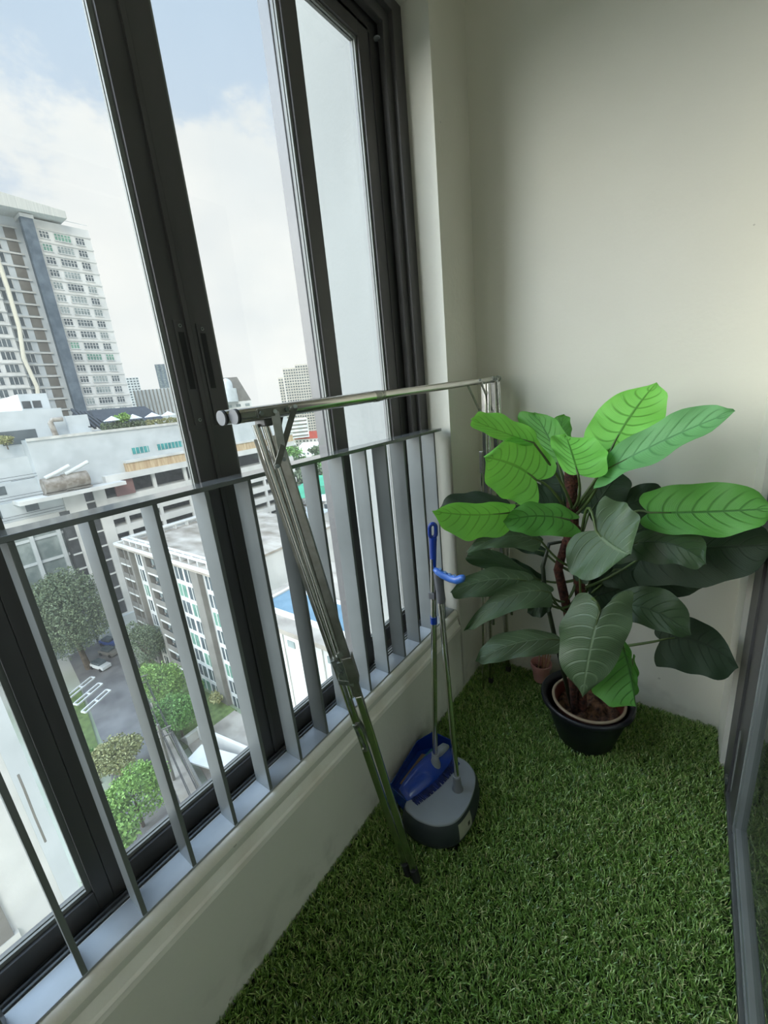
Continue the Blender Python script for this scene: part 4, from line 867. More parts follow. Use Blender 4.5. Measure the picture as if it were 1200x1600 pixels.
for (u, v), r, lbl in (((322, 1072), 0.9, 'small bright shrub against the apartment wall by the terrace'), ((345, 1090), 1.3, 'brownish planter shrubs below the apartment windows')):
    x, y = tp(u, v, G + 1); y = min(y, 25.6); tree('garden_shrub', lbl, x, y, G, (x, y, G + 1.4), r, 1.1, 'green' if r < 1 else 'yellow', 600, 0.18, trunk_r=0.06)
for lbl, (u, v), zc, r, rz in (('light green tree left of the lane, low behind the bright green tree', (175, 1320), G + 3, 3.2, 2.6),):
    x, y = tp(u, v, zc); tree('garden_tree', lbl, x, y, G, (x, y, zc), r, rz, 'bright', 2000, 0.24, trunk_r=0.15)
x, y = tp(155, 1215, G + 1)
tree('verge_shrub', 'low green hedge shrub beside the verge on the left of the lane', x, y, G, (x - 4, y, G + 1.2), 2.4, 1.2, 'green', 1500, 0.22, trunk_r=0.1)

# ---- apartment block with grey balconies
YA = 26.9; XA0, XA1 = -80.5, -49.5; ZR = -18.9
ap = thing('apartment_block', 'grey and white eight-storey apartment block with stained flat roof below the railing', 'building', (-65, YA + 8, G))
MB().box((XA0, YA, G), (XA1, 50, ZR - 0.6)).build('wall', M['bwhite'], ap)
MB().box((XA0 - 0.3, YA - 0.9, ZR - 0.6), (XA1 + 0.3, 50.3, ZR - 0.25)).build('roof', M['roofdirty'], ap)
m = MB()
for a, b_ in (((XA0 - 0.3, YA - 0.9), (XA1 + 0.3, YA - 0.5)), ((XA0 - 0.3, YA - 0.5), (XA0 + 0.2, 50.3))): m.box((a[0], a[1], ZR - 0.25), (b_[0], b_[1], ZR + 0.1))
m.build('parapet', M['band'], ap)
m = MB()
for off, zz in ((1.6, 0.75), (2.5, 0.7)):
    m.bar((XA0 + off * 0.8, YA + off - 1.4, ZR + zz), (XA1, YA + off - 1.4, ZR + zz), 0.38, 0.22); m.bar((XA0 + off * 0.8, YA + off - 1.4, ZR + zz), (XA0 + off * 0.8, 50, ZR + zz), 0.38, 0.22)
k = 0
while XA0 + 1.5 + k * 2.4 < XA1: m.box((XA0 + 1.5 + k * 2.4, YA + 0.1, ZR - 0.3), (XA0 + 1.75 + k * 2.4, YA + 1.2, ZR + 0.7)); k += 1
for k in range(9): m.box((XA0 + 1.2, YA + 2 + k * 2.4, ZR - 0.3), (XA0 + 2.1, YA + 2.25 + k * 2.4, ZR + 0.7))
m.build('roof_rails', M['bwhite'], ap)
m = MB(); FH = 2.86
for x0, x1 in ((XA0, -79.9), (-76.1, -75.4), (-70.8, -69.7), (-63.9, -62.4), (-56.0, -54.0)): m.box((x0, YA - 0.75, G), (x1, YA, ZR - 0.6))
m.box((-77.8, YA - 0.7, G), (-77.5, YA, ZR - 0.6))
m.build('pilaster', M['bgrey'], ap)
bal0 = None
for fl in range(8):
    zt_ = ZR - 0.9 - fl * FH
    for x0, x1 in ((-79.9, -77.8), (-77.5, -76.1), (-69.7, -63.9)):
        b1 = MB().box((x0, YA - 0.03, zt_ - FH + 0.35), (x1, YA + 0.0, zt_), 1).box((x0, YA - 0.85, zt_ - FH), (x1, YA, zt_ - FH + 0.28), 0)
        b1.box((x0, YA - 0.80, zt_ - FH + 0.28), (x1, YA - 0.74, zt_ - FH + 1.3), 2)
        nb_ = max(1, int((x1 - x0) / 1.9))
        for q in range(nb_):
            xx = x0 + (x1 - x0) * (q + 0.5) / nb_
            b1.box((xx - 0.45, YA - 0.08, zt_ - FH + 0.5), (xx + 0.30, YA - 0.03, zt_ - 0.5), 3); b1.box((xx + 0.32, YA - 0.5, zt_ - FH + 1.3), (xx + 0.75, YA - 0.3, zt_ - FH + 1.6), 2)
        b1.build('balcony', [M['band'], M['dark'], M['bgrey'], M['wglass2']], ap)
    for x0, x1 in ((-74.6, -73.3), (-73.0, -71.6), (-61.8, -59.7), (-59.0, -56.8), (-53.3, -51.6)):
        if (x0, x1) == (-73.0, -71.6): continue
        b1 = MB().box((x0, YA - 0.06, zt_ - 2.45), (x1, YA, zt_ - 0.4), 1)
        b1.box((x0 - 0.08, YA - 0.12, zt_ - 2.53), (x1 + 0.08, YA, zt_ - 2.45), 0).box(((x0 + x1) / 2 - 0.10, YA - 0.09, zt_ - 2.45), ((x0 + x1) / 2 + 0.10, YA, zt_ - 0.4), 0)
        b1.build('window', [M['band'], M['wgreen'] if (fl + int(x0)) % 3 == 0 else M['wglass']], ap)
# ---- white complex with parking decks (faces +X)
XP = -95.0
pc = thing('podium_complex', 'large white parking and plant podium with dark window column and orange louvre strip', 'building', (-110, 40, G))
def pbox(y0, y1, z0, z1, nm, m_, d0=-0.2, d1=0.0, par=pc): return MB().box((XP + d0, y0, z0), (XP + d1, y1, z1)).build(nm, M[m_], par)
MB().box((-131, 31.6, G), (XP - 3.5, 82, -8.6)).build('deck_core', M['dark'], pc)
MB().box((-131, 22, -9.9), (XP, 82, 0.0)).build('wall', M['bwhite2'], pc)
for k in range(9):
    z0 = -13.2 - k * 3.1
    MB().box((XP - 3.6, 31.6, z0 - 1.45), (XP, 82, z0)).build('parking_band', M['bwhite'], pc)
for k in range(7):
    y = 34.2 + k * 7.2
    MB().box((XP - 0.5, y, G), (XP + 0.05, y + 0.7, -9.8)).build('deck_column', M['bwhite'], pc)
MB().box((XP, 22.0, -0.25), (XP + 0.35, 82, 0.25)).build('terrace_coping', M['band'], pc)
MB().box((XP, 36.5, -8.6), (XP + 1.2, 82, -6.8)).build('louvre_strip', M['orange'], pc)
MB().box((XP, 36.5, -6.8), (XP + 1.5, 82, -6.3)).box((XP, 32, -9.9), (XP + 1.5, 82, -8.6)).build('ledge', M['bwhite'], pc)
for y0, y1 in ((38.7, 42.2), (44.0, 50.6)):
    b1 = MB().box((XP, y0, -5.3), (XP + 0.1, y1, -4.0), 1)
    k = 0
    while y0 + k * 0.8 <= y1: b1.box((XP, y0 + k * 0.8 - 0.05, -5.3), (XP + 0.14, y0 + k * 0.8 + 0.05, -4.0), 0); k += 1
    b1.build('window', [M['band'], M['wteal']], pc)
# white pillars and dark window column
MB().box((-105, 24.6, G + 4), (XP + 0.4, 28.0, -9.9)).build('pillar', M['bwhite'], pc)
MB().box((-105, 29.6, G + 4), (XP + 0.4, 31.7, -9.9)).build('pillar', M['bwhite'], pc)
MB().box((-105, 28.0, G + 4), (XP, 29.6, -9.9)).build('window_column', M['dark'], pc)
yl = onx(113, 840, XP).y
MB().box((-105, yl - 0.8, G + 4), (XP + 0.5, yl + 0.7, -13.7)).build('window_column', M['dark'], pc)
m = MB()
for k in range(8): m.box((XP, yl - 0.8, -16.2 - k * 3.1), (XP + 0.7, yl + 0.7, -15.9 - k * 3.1))
m.build('window_column_bar', M['bwhite'], pc)
m = MB()
for k in range(9): m.box((XP, 28.0, -13.2 - k * 3.1), (XP + 0.25, 29.6, -12.9 - k * 3.1))
m.build('window_column_bar', M['bwhite'], pc)
MB().box((-105, 23.5, G), (XP + 1.0, 31.9, G + 4)).build('pillar_base', M['bwhite2'], pc)
# left: glazed hall, balconies with bars and dark windows
MB().box((-131, -20, G), (XP - 1.6, 24.6, -14)).build('glazed_hall', M['wglass2'], pc)
m = MB()
for k in range(7): m.box((XP - 1.6, 22.4 - k * 4.2, G), (XP - 0.9, 23.0 - k * 4.2, -14))
for zz in (-18, -22.5, -27, -33): m.box((XP - 1.6, -20, zz), (XP - 1.3, 24.6, zz + 0.5))
m.build('hall_frame', M['bwhite2'], pc)
MB().box((-131, -20, -15.2), (XP, 24.6, -13.6)).build('hall_roof_edge', M['bwhite'], pc)
for (y0, y1, z0, z1, d_) in ((-20, 24.8, -13.6, -10.2, -0.3), (-20, 22.5, -10.2, -6.8, -1.2), (-20, 27.5, -6.8, -2.8, -2.0)): MB().box((-140, y0, z0), (XP + d_, y1, z1)).build('wall', M['bwhite2'], pc)
for (y0, y1, z0, z1, d_) in ((13.5, 15.6, -12.6, -11.0, -0.3), (19.0, 20.9, -12.4, -10.8, -0.3), (13.0, 17.4, -8.8, -7.3, -1.2), (18.6, 24.8, -8.0, -6.7, -2.0)):
    MB().box((XP + d_, y0, z0), (XP + d_ + 0.08, y1, z1)).build('window', M['wglass'], pc)
m = MB()
for zz, yb in ((-10.2, 24.5), (-6.9, 22.0), (-13.6, 24.5)):
    for h_ in (0.5, 1.0): m.bar((XP + 0.1, -10, zz + h_), (XP + 0.1, yb, zz + h_), 0.07, 0.07)
    k = 0
    while -10 + k * 2.2 < yb: m.bar((XP + 0.1, -10 + k * 2.2, zz), (XP + 0.1, -10 + k * 2.2, zz + 1.0), 0.07, 0.07); k += 1
m.build('balcony_rail', M['black_roof'], pc)
# stepped block above the terrace, duct, windows
MB().box((-125, -20, -2.8), (XP - 3.0, 29.5, 5.2)).build('upper_block', M['bwhite2'], pc)
MB().box((-120, 24.4, 4.0), (XP - 6, 28.8, 8.2)).build('upper_block', M['bwhite2'], pc)
MB().box((-112, 29.5, -0.2), (XP - 2.0, 33.2, 3.6)).build('upper_block', M['bwhite2'], pc)
for y0, y1 in ((24.6, 25.9), (26.2, 27.5)): MB().box((XP - 6, y0, 5.6), (XP - 5.9, y1, 6.9)).build('window', M['dark'], pc)
MB().box((XP - 3.0, 19.4, -0.6), (XP - 2.9, 24.6, 1.8)).build('window', M['wglass'], pc)
dq = MB().tube([(XP - 0.9, 27.2, -3.2), (XP - 0.9, 26.6, 2.6), (XP - 0.9, 27.0, 3.1), (XP - 1.0, 28.6, 3.1)], 0.45, 12).build('duct', M['pipe'], pc, smooth=True)
# plant: big chillers on the ledge
for (u, v), lbl in (((88, 757), 'brownish round chiller on the podium ledge, leftmost of the two'), ((118, 750), 'brownish round chiller with pale pipes on the podium ledge, right of its twin')):
    p = onx(u, v, XP + 2.2); t = thing('chiller', lbl, 'chiller', (p.x, p.y, p.z - 1.6), 'chillers on the podium ledge')
    MB().tube([(p.x, p.y - 2.0, p.z), (p.x, p.y + 2.0, p.z)], 1.45, 18).build('drum', M['pipe'], t, smooth=True)
    MB().tube([(p.x + 0.6, p.y - 1.5, p.z + 1.5), (p.x + 0.6, p.y + 0.6, p.z + 2.2), (p.x + 0.6, p.y + 2.6, p.z + 3.0)], 0.35, 10).build('pipe', M['roofw'], t, smooth=True)
    MB().box((p.x - 1.2, p.y - 2.1, p.z - 1.6), (p.x + 1.2, p.y + 2.1, p.z - 1.3)).build('base', M['bgrey'], t)
MB().box((XP - 0.2, 17.5, -10.6), (XP + 4.2, 34.5, -9.9)).build('plant_ledge', M['bwhite'], pc)
MB().box((XP, 33.6, -13.2), (XP + 0.6, 37.2, -9.9)).build('red_box', mat('dull_red_cabinet', (128, 96, 92), 0.8), pc)
# roof terrace: black sloped roof, hedge, parasols
br_ = MB(); 
br_.add([(-118, 36, 1.0), (-101, 36, 1.0), (-101, 50.5, 1.0), (-118, 50.5, 1.0), (-118, 37.5, 4.6), (-107, 37.5, 4.6), (-107, 49, 4.6), (-118, 49, 4.6)], [(0, 3, 2, 1), (4, 5, 6, 7), (0, 1, 5, 4), (1, 2, 6, 5), (2, 3, 7, 6), (3, 0, 4, 7)])
tag(br_.build('sloped_roof_pavilion', M['black_roof']), 'black sloped-roof pavilion at the foot of the white tower', 'pavilion')
for i, (u, v) in enumerate(((175, 654), (208, 651), (238, 648), (263, 646))):
    p = onx(u, v, XP - 1.6)
    t = thing('terrace_parasol', ('white parasol on the podium terrace, furthest left of four', 'white parasol on the podium terrace, right of the palm', 'white parasol on the podium terrace, third from the left', 'white parasol on the podium terrace, nearest the dark mullion')[i], 'parasol', (p.x, p.y, 0), 'parasols on the podium terrace')
    MB().lathe((p.x, p.y, p.z), [(1.75, -0.45), (1.7, -0.35), (0.05, 0.5), (0.0, 0.55)], 8).build('canopy', M['roofw'], t); MB().tube([(p.x, p.y, 0), (p.x, p.y, p.z + 0.4)], 0.06, 8).build('pole', M['bgrey'], t)
for i, (y0, y1, h_, ky, lb_) in enumerate(((34.5, 43, 1.0, 'olive', 'green hedge on the terrace edge below the black pavilion'), (43, 58, 0.8, 'yellow', 'brownish hedge on the terrace edge below the parasols'))):
    V, T = foliage(None, [(XP - 0.6, y0 + (k + 0.5) * (y1 - y0) / 9, 0.6, (y1 - y0) / 15, h_) for k in range(9)], 2600, 0.22); base = np.array((XP, y0, 0)); V = V - base
    me = bpy.data.meshes.new('terrace_hedge'); me.from_pydata(V.tolist(), [], (np.arange(len(V)).reshape(-1, 4)).tolist()); at = me.attributes.new('tone', 'FLOAT', 'POINT'); at.data.foreach_set('value', T.astype(np.float32)); me.materials.append(TM[ky])
    o = bpy.data.objects.new('terrace_hedge', me); COL.objects.link(o); o.location = base; tag(o, lb_, 'hedge')
p = onx(190, 646, XP - 0.8); tree('terrace_palm', 'light green bushy palm between the first two white parasols', p.x, p.y, 0.2, (p.x, p.y, 2.2), 1.7, 1.2, 'bright', 500, 0.3, trunk_r=0.15)
p = onx(8, 688, XP - 1.0); tree('terrace_bush', 'yellow-green bush on the balcony at the far left of the podium', p.x, p.y, p.z - 1.6, (p.x, p.y, p.z), 1.4, 1.1, 'yellow', 500, 0.25, trunk_r=0.1)

# ---- white residential tower (faces +X)
XT = -134.0
tw = thing('residential_tower', 'tall white residential tower with a blue glass strip rising at the left', 'building', (-145, 45, 0.0))
MB().box((-160, 45.2, 0.0), (XT, 58.0, 51.0)).build('wall', M['bwhite'], tw)
MB().box((-160, 34.0, 0.0), (XT - 3.0, 45.2, 52.0)).build('recessed_wall', M['bwhite2'], tw)
MB().box((-160, 5.0, 0.0), (XT + 1.0, 35.0, 50.0)).build('left_wing_wall', M['bwhite'], tw)
MB().box((XT, 43.1, 2.0), (XT + 1.4, 45.6, 50.4)).build('glass_strip', M['tglass'], tw)
MB().box((XT - 3, 43.1, 50.4), (XT + 1.6, 45.8, 51.2)).build('strip_cap', M['bwhite'], tw)
MB().add([(-160, 5, 50.5), (XT + 3.0, 5, 50.5), (XT + 3.0, 52.5, 51.6), (-160, 52.5, 51.6), (-160, 5, 56.5), (XT + 3.0, 5, 56.5), (XT + 3.0, 52.5, 53.2), (-160, 52.5, 53.2)], [(0, 3, 2, 1), (4, 5, 6, 7), (0, 1, 5, 4), (1, 2, 6, 5), (2, 3, 7, 6), (3, 0, 4, 7)]).build('crown_screen', mat('pale_roof_screen', (206, 206, 198), 0.8, c2=(186, 186, 180), scale=2, aniso=(1, 2, 0.02)), tw)
m = MB()
for k in range(6): m.bar((XT, 53.5 + k * 0.9, 51), (XT, 53.5 + k * 0.9, 52.2), 0.12, 0.12)
m.bar((XT, 53, 52.1), (XT, 58, 52.1), 0.12, 0.12); m.build('roof_rail', M['bwhite'], tw)
FT = 2.86
m = MB(); m2 = MB()
for f_ in range(17):
    z = 3.4 + f_ * FT
    m.box((XT, 45.6, z - 0.25), (XT + 0.22, 58.1, z)); m.box((XT - 3, 35.0, z - 0.3), (XT - 2.6, 43.1, z)); m.box((XT + 1, 5, z - 0.3), (XT + 1.4, 35.0, z))
m.build('floor_slab', M['band'], tw)
for f_ in range(16):
    z = 3.4 + f_ * FT
    for (y0, y1, pn) in ((46.5, 48.5, 3), (49.6, 53.2, 5), (54.3, 56.3, 3)):
        b1 = MB().box((XT, y0, z + 0.75), (XT + 0.12, y1, z + 2.25), 1).box((XT, y0 - 0.12, z + 0.6), (XT + 0.3, y1 + 0.12, z + 0.75), 0)
        for q in range(pn + 1):
            yy = y0 + (y1 - y0) * q / pn; b1.box((XT, yy - 0.06, z + 0.75), (XT + 0.2, yy + 0.06, z + 2.25), 0)
        b1.box((XT, y0, z + 1.62), (XT + 0.2, y1, z + 1.72), 0)
        if pn == 4: b1.box((XT, y0 - 0.9, z + 0.2), (XT + 0.1, y0 - 0.4, z + 2.2), 2)
        r_ = random.random(); b1.build('window', [M['bwhite'], M['wglass'] if r_ < 0.55 else (M['wglass2'] if r_ < 0.85 else M['wgreen']), M['bgrey']], tw)
    m2.box((XT - 3, 40.4, z + 0.3), (XT - 2.85, 42.6, z + 2.5), 2)
    for y0, y1 in ((36.2, 39.0),):
        m2.box((XT - 3, y0, z + 0.5), (XT - 2.85, y1, z + 2.4), 1)
        for q in range(4): yy = y0 + (y1 - y0) * q / 3; m2.box((XT - 3, yy - 0.07, z + 0.5), (XT - 2.75, yy + 0.07, z + 2.4), 0)
    for w_ in range(8):
        y0 = 6.2 + w_ * 3.6
        m2.box((XT + 1, y0, z + 0.6), (XT + 1.1, y0 + 2.7, z + 2.3), 1)
        for q in range(4): yy = y0 + 2.7 * q / 3; m2.box((XT + 1, yy - 0.06, z + 0.6), (XT + 1.2, yy + 0.06, z + 2.3), 0)
wf2 = m2.build('window_bank', [M['bwhite'], M['wglass'], M['bgrey']], tw); wf2['kind'] = 'stuff'
pts = [onx(u, v, XT + 2.0) for u, v in ((-4, 405), (12, 450), (30, 512), (37, 560), (58, 605), (60, 622))]
MB().tube(pts, 0.45, 8).build('decorative_ribbon', mat('cream_ribbon', (222, 216, 196), 0.8), tw)
# black frames at the foot of the tower
t = thing('dark_canopy_frame', 'black sloping framework below the blue glass strip of the tower', 'framework', (-104, 40, 0.2))
for k in range(7):
    a = onx(112 + k * 7, 640 + k * 1.5, -108); b_ = onx(140 + k * 9, 668 + k * 0.5, -97)
    MB().bar(a, b_, 0.4, 0.5).build('beam', M['black_roof'], t)

# ---- farther buildings
def block(name, label, cat, u0, u1, vt, vb, dist, mt, rows=0, cols=0, depth=20, wm='wglass2', group=None, wy=0.5, wx=0.5, extra=None):
    """a building facing the camera-side +X/-Y quadrant, set at a real distance: outline taken from sightings"""
    ra, rb = ray(u0, vt), ray(u1, vt)
    ha, hb = Vector((ra.x, ra.y)).normalized() * dist, Vector((rb.x, rb.y)).normalized() * dist
    slope = (ra.z / Vector((ra.x, ra.y)).length + rb.z / Vector((rb.x, rb.y)).length) / 2
    z1 = 1.5 + slope * dist
    z0 = G if vb is None else 1.5 + (ray(u0, vb).z / Vector((ray(u0, vb).x, ray(u0, vb).y)).length) * dist
    A = Vector((ha.x, ha.y, 0)); B = Vector((hb.x, hb.y, 0)); X = (B - A).normalized(); Nn = Vector((X.y, -X.x, 0));
    if Nn.dot(A) > 0: Nn = -Nn
    W = (B - A).length; c = (A + B) / 2; t = thing(name, label, cat, (c.x, c.y, z0), group)
    MB().obox(c - Nn * depth / 2 + Vector((0, 0, (z0 + z1) / 2)), X, Nn, (0, 0, 1), W / 2, depth / 2, (z1 - z0) / 2).build('wall', M[mt], t)
    if rows:
        m = MB(); dz = (z1 - z0) / rows
        for r in range(rows):
            for q in range(cols):
                ctr = A + X * (W * (q + 0.5) / cols) + Vector((0, 0, z0 + dz * (r + 0.55))) + Nn * 0.1
                m.obox(ctr, X, Nn, (0, 0, 1), W / cols * wx / 2, 0.15, dz * wy / 2)
        o = m.build('window_bank', M[wm], t); o['kind'] = 'stuff'
    return t, A, B, X, Nn, z0, z1
block('far_tower', 'distant blue glass tower just left of the thick mullion', 'building', 241, 262, 569, 606, 620, 'tglass', 14, 3, 24, 'wglass2')
block('far_apartments', 'small distant grey and white apartment tower right of the residential tower', 'building', 196, 216, 590, 640, 420, 'bwhite2', 12, 4, 16, 'wglass', wx=0.6)
t, A, B, X, Nn, z0, z1 = block('louvred_hall', 'long grey hall with upright louvres behind the roof terrace', 'building', 208, 300, 607, None, 190, 'bwhite2', 0, 0, 20)
m = MB(); W = (B - A).length; k = 0
while k * 1.3 < W: m.obox(A + X * (k * 1.3) + Nn * 0.2 + Vector((0, 0, (2.5 + z1) / 2)), X, Nn, (0, 0, 1), 0.25, 0.25, (z1 - 2.5) / 2); k += 1
m.build('louvre', M['bgrey'], t)['kind'] = 'stuff'
# domed building seen right of the mullion
t, A, B, X, Nn, z0, z1 = block('domed_building', 'pale building with slanting dark roof and small dome right of the thick mullion', 'building', 335, 393, 628, None, 250, 'bwhite', 10, 4, 30, 'wglass2', wy=0.3)
c = (A + B) / 2; q = Vector((0, 0, z1)); W2 = (B - A).length / 2
m = MB(); m.add([c - X * W2 + q, c + X * W2 + q, c + X * W2 + q - Nn * 20, c - X * W2 + q - Nn * 20, c - X * W2 + q + Vector((0, 0, 13)) - Nn * 2, c + X * (W2 * 0.45) + q + Vector((0, 0, 13)) - Nn * 2, c + X * (W2 * 0.45) + q + Vector((0, 0, 13)) - Nn * 16, c - X * W2 + q + Vector((0, 0, 13)) - Nn * 16], [(0, 3, 2, 1), (4, 5, 6, 7), (0, 1, 5, 4), (1, 2, 6, 5), (2, 3, 7, 6), (3, 0, 4, 7)])
m.build('slanting_roof', M['bgrey'], t)
dc = c - X * (W2 * 0.18) + Nn * 1.5
MB().lathe((dc.x, dc.y, z1 + 5), [(4.6, -5), (4.6, 2), (3.0, 2), (3.0, 4.2), (2.8, 5.4), (2.1, 6.5), (1.0, 7.2), (0, 7.4)], 20).build('dome', M['bwhite2'], t, smooth=True)
# twin slab of the far residential towers
hr = thing('distant_high_rise', 'distant beige residential high-rise with stepped top beside the second mullion', 'building', (-370, 330, G))
for u0, u1, vt, dist in ((434, 442, 590, 506), (441, 461, 575, 502), (460, 480, 569, 498), (479, 512, 572, 502)):
    t, A, B, X, Nn, z0, z1 = block('tower_wing', None, None, u0, u1, vt, None, dist, 'beige', 0, 0, 22)
    for ch in [o for o in COL.objects if o.parent == t]:
        w_ = ch.matrix_basis.copy(); ch.parent = hr; ch.location = Vector(t.location) - Vector(hr.location); ch['_b'] = hr['_b']
    bpy.data.objects.remove(t)
    W = (B - A).length; nc = max(2, int((u1 - u0) / 4)); m = MB(); dz = 3.0
    for r in range(int((z1 - 1.5 + 40) / dz)):
        for q in range(nc): m.obox(A + X * (W * (q + 0.5) / nc) + Vector((0, 0, z1 - 2.5 - r * dz)) + Nn * 0.1, X, Nn, (0, 0, 1), W / nc * 0.30, 0.2, 0.8)
    m.build('window_bank', M['wglass'], hr)['kind'] = 'stuff'
block('far_car_park', 'low white deck building below the distant high-rise', 'building', 418, 480, 657, 690, 430, 'roofw', 5, 1, 30, 'bgrey', wy=0.45, wx=0.96)
# red roofed house and white gabled houses near the trees
def house(u, v, z, w, d, h, rm, label, name='house', rot_=0.3, gp=None):
    p = onz(u, v, z); c, s = math.cos(rot_), math.sin(rot_); X = Vector((c, s, 0)); Y = Vector((-s, c, 0)); Z = Vector((0, 0, 1)); o = Vector((p.x, p.y, G))
    t = thing(name, label, 'building', o, gp); hh = z - G
    MB().obox(o + Z * (hh / 2), X, Y, Z, w / 2, d / 2, hh / 2).build('wall', M['bwhite'], t)
    a = [o + X * (i * w * 0.53) + Y * (j * d * 0.55) + Z * hh for i, j in ((-1, -1), (1, -1), (1, 1), (-1, 1))]; r0 = o - X * (w * 0.4) + Z * (hh + h); r1 = o + X * (w * 0.4) + Z * (hh + h)
    MB().add(a + [r0, r1], [(0, 1, 5, 4), (2, 3, 4, 5), (1, 2, 5), (3, 0, 4), (0, 3, 2, 1)]).build('roof', M[rm], t)
    m = MB()
    for q in range(max(2, int(w / 4))):
        for r in range(max(1, int(hh / 4))): m.obox(o - Y * (d / 2 + 0.05) + X * (-w / 2 + (q + 0.5) * w / max(2, int(w / 4))) + Z * (2.2 + r * 3.6), X, Y, Z, 0.8, 0.06, 0.9)
    m.build('window_bank', M['wglass'], t)['kind'] = 'stuff'
    return t
house(488, 684, -34, 34, 14, 7, 'roofr', 'large house with red tiled roof among trees below the high-rise')
house(455, 668, -36, 26, 16, 5, 'roofw', 'wide white gabled hall left of the red-roofed house')
house(500, 668, -36, 30, 16, 5, 'roofw', 'wide white gabled hall behind the red-roofed house')
house(489, 700, -36, 24, 12, 5, 'roofw', 'white gabled house in front of the red-roofed house')
house(462, 771, -33, 26, 14, 3, 'roofg', 'long shed with bright green roof nearest the railing', 'green_shed')
house(530, 752, -33, 30, 16, 3, 'roofg', 'shed with green roof partly behind the second bar group', 'green_shed')
house(530, 778, -34, 20, 8, 1.5, 'roofw', 'white shed just in front of the right green roof', 'white_shed')
# crowded low rooftops
kinds = ['roofw', 'roofw', 'roofw', 'roofdirty', 'bgrey', 'roofw', 'bwhite2']
cells = []
for i in range(220):
    cells.append((random.uniform(392, 580), random.uniform(785, 985)))
placed = []
for i, (u, v) in enumerate(cells):
    z = random.uniform(-34, -27); p = onz(u, v, z)
    if p.y < 31 and p.x > -82: continue
    w, d_ = random.uniform(8, 16), random.uniform(7, 13)
    if p.x > -39 - w / 2 and p.y < 37 + d_ / 2: continue
    if p.x < -91 + w / 2 and p.y < 84 + d_ / 2: continue
    if p.x < -48 + w / 2 and p.y < 51.5 + d_ / 2: continue
    if any(abs(p.x - a[0]) < (w + a[2]) / 2 + .7 and abs(p.y - a[1]) < (d_ + a[3]) / 2 + .7 for a in placed): continue
    placed.append((p.x, p.y, w, d_)); t = thing('low_rooftop_building', 'low building with pale flat roof in the crowded rooftops between the railing bars', 'building', (p.x, p.y, G), 'crowded low rooftops')
    MB().box((p.x - w / 2, p.y - d_ / 2, G), (p.x + w / 2, p.y + d_ / 2, z)).build('wall', M['bwhite'], t)
    MB().box((p.x - w / 2 - 0.3, p.y - d_ / 2 - 0.3, z), (p.x + w / 2 + 0.3, p.y + d_ / 2 + 0.3, z + 0.35)).build('roof', M[random.choice(kinds)], t)
    m = MB()
    for q in range(4):
        xx, yy = p.x + random.uniform(-w / 2 + 1, w / 2 - 1), p.y + random.uniform(-d_ / 2 + 1, d_ / 2 - 1); s_ = random.uniform(0.4, 1.1); m.box((xx - s_, yy - s_ * 0.7, z + 0.35), (xx + s_, yy + s_ * 0.7, z + 0.35 + s_ * 1.3))
    m.bar((p.x - w / 2, p.y - d_ / 2, z + 1.0), (p.x + w / 2, p.y - d_ / 2, z + 1.0), 0.15, 0.15)
    m.build('roof_equipment', M[random.choice(['bgrey', 'pipe', 'band', 'dark'])], t)
# pool building closest below
pbx0, pbx1, pby = -37.5, -12.0, 21.8; zp = -19.5
pb = thing('pool_building', 'white building with a rooftop pool directly below the railing bars', 'building', (-25, 26, G))
MB().box((pbx0, pby, G), (pbx1, 36, zp)).build('wall', M['bwhite'], pb)
MB().box((pbx0 - 0.4, pby - 0.5, zp), (pbx1, 36, zp + 0.5)).build('roof', M['paving'], pb)
MB().box((-36.0, 23.6, zp + 0.5), (-20, 27.4, zp + 0.62)).build('pool_water', M['water'], pb)
MB().box((-36.4, 23.1, zp + 0.5), (-19.6, 23.6, zp + 0.8)).box((-36.4, 27.4, zp + 0.5), (-19.6, 27.9, zp + 0.8)).box((-36.4, 23.6, zp + 0.5), (-36.0, 27.4, zp + 0.8)).build('pool_rim', M['bwhite'], pb)
MB().box((-36.8, 28.2, zp + 0.5), (-27, 33, zp + 0.65)).build('pool_deck', M['roofdirty'], pb)
for k in range(9):
    x = pbx0 + 1.2 + k * 2.7
    MB().box((x, pby - 0.12, G), (x + 0.12, pby, zp)).build('wall_rib', M['band'], pb)
    MB().box((x + 0.7, pby - 0.08, zp - 13.0), (x + 2.1, pby, zp - 10.2)).build('window', M['wglass'], pb)
    MB().box((x + 0.7, pby - 0.08, zp - 1.6), (x + 1.7, pby, zp - 0.9)).build('vent', M['wglass2'], pb)
# trees in the middle distance
for i, (u, v, r) in enumerate(((432, 722, 13), (448, 712, 15), (466, 730, 14), (436, 748, 10), (500, 728, 15), (520, 722, 15), (485, 742, 11), (418, 705, 13), (440, 690, 14), (505, 705, 12), (540, 740, 14), (410, 735, 10))):
    p = onz(u, v, -36); tree('distant_tree', 'rounded green tree in the park between the railing and the red-roofed house', p.x, p.y, G, (p.x, p.y, -36), r, r * 0.6, ('olive', 'green', 'dark')[i % 3], 1400, 1.0, 'trees in the distant park', trunk_r=0.5)
fars = [(-370, 330, 90), (-555, 290, 60)]
for i in range(46):
    az = math.radians(random.uniform(-66, -40)); d_ = random.uniform(560, 1500); x, y = d_ * math.sin(az), d_ * math.cos(az); w = random.uniform(14, 40); h_ = random.uniform(8, 26)
    if any(math.hypot(x - a[0], y - a[1]) < (w + a[2]) * 0.62 for a in fars): continue
    fars.append((x, y, w))
    t = MB().box((x - w / 2, y - w / 3, G), (x + w / 2, y + w / 3, G + h_)).build('distant_block', M[random.choice(['bwhite', 'bwhite2', 'roofw', 'band'])])
    tag(t, 'tiny pale block on the hazy horizon beyond the high-rise', 'building', 'distant blocks on the horizon')
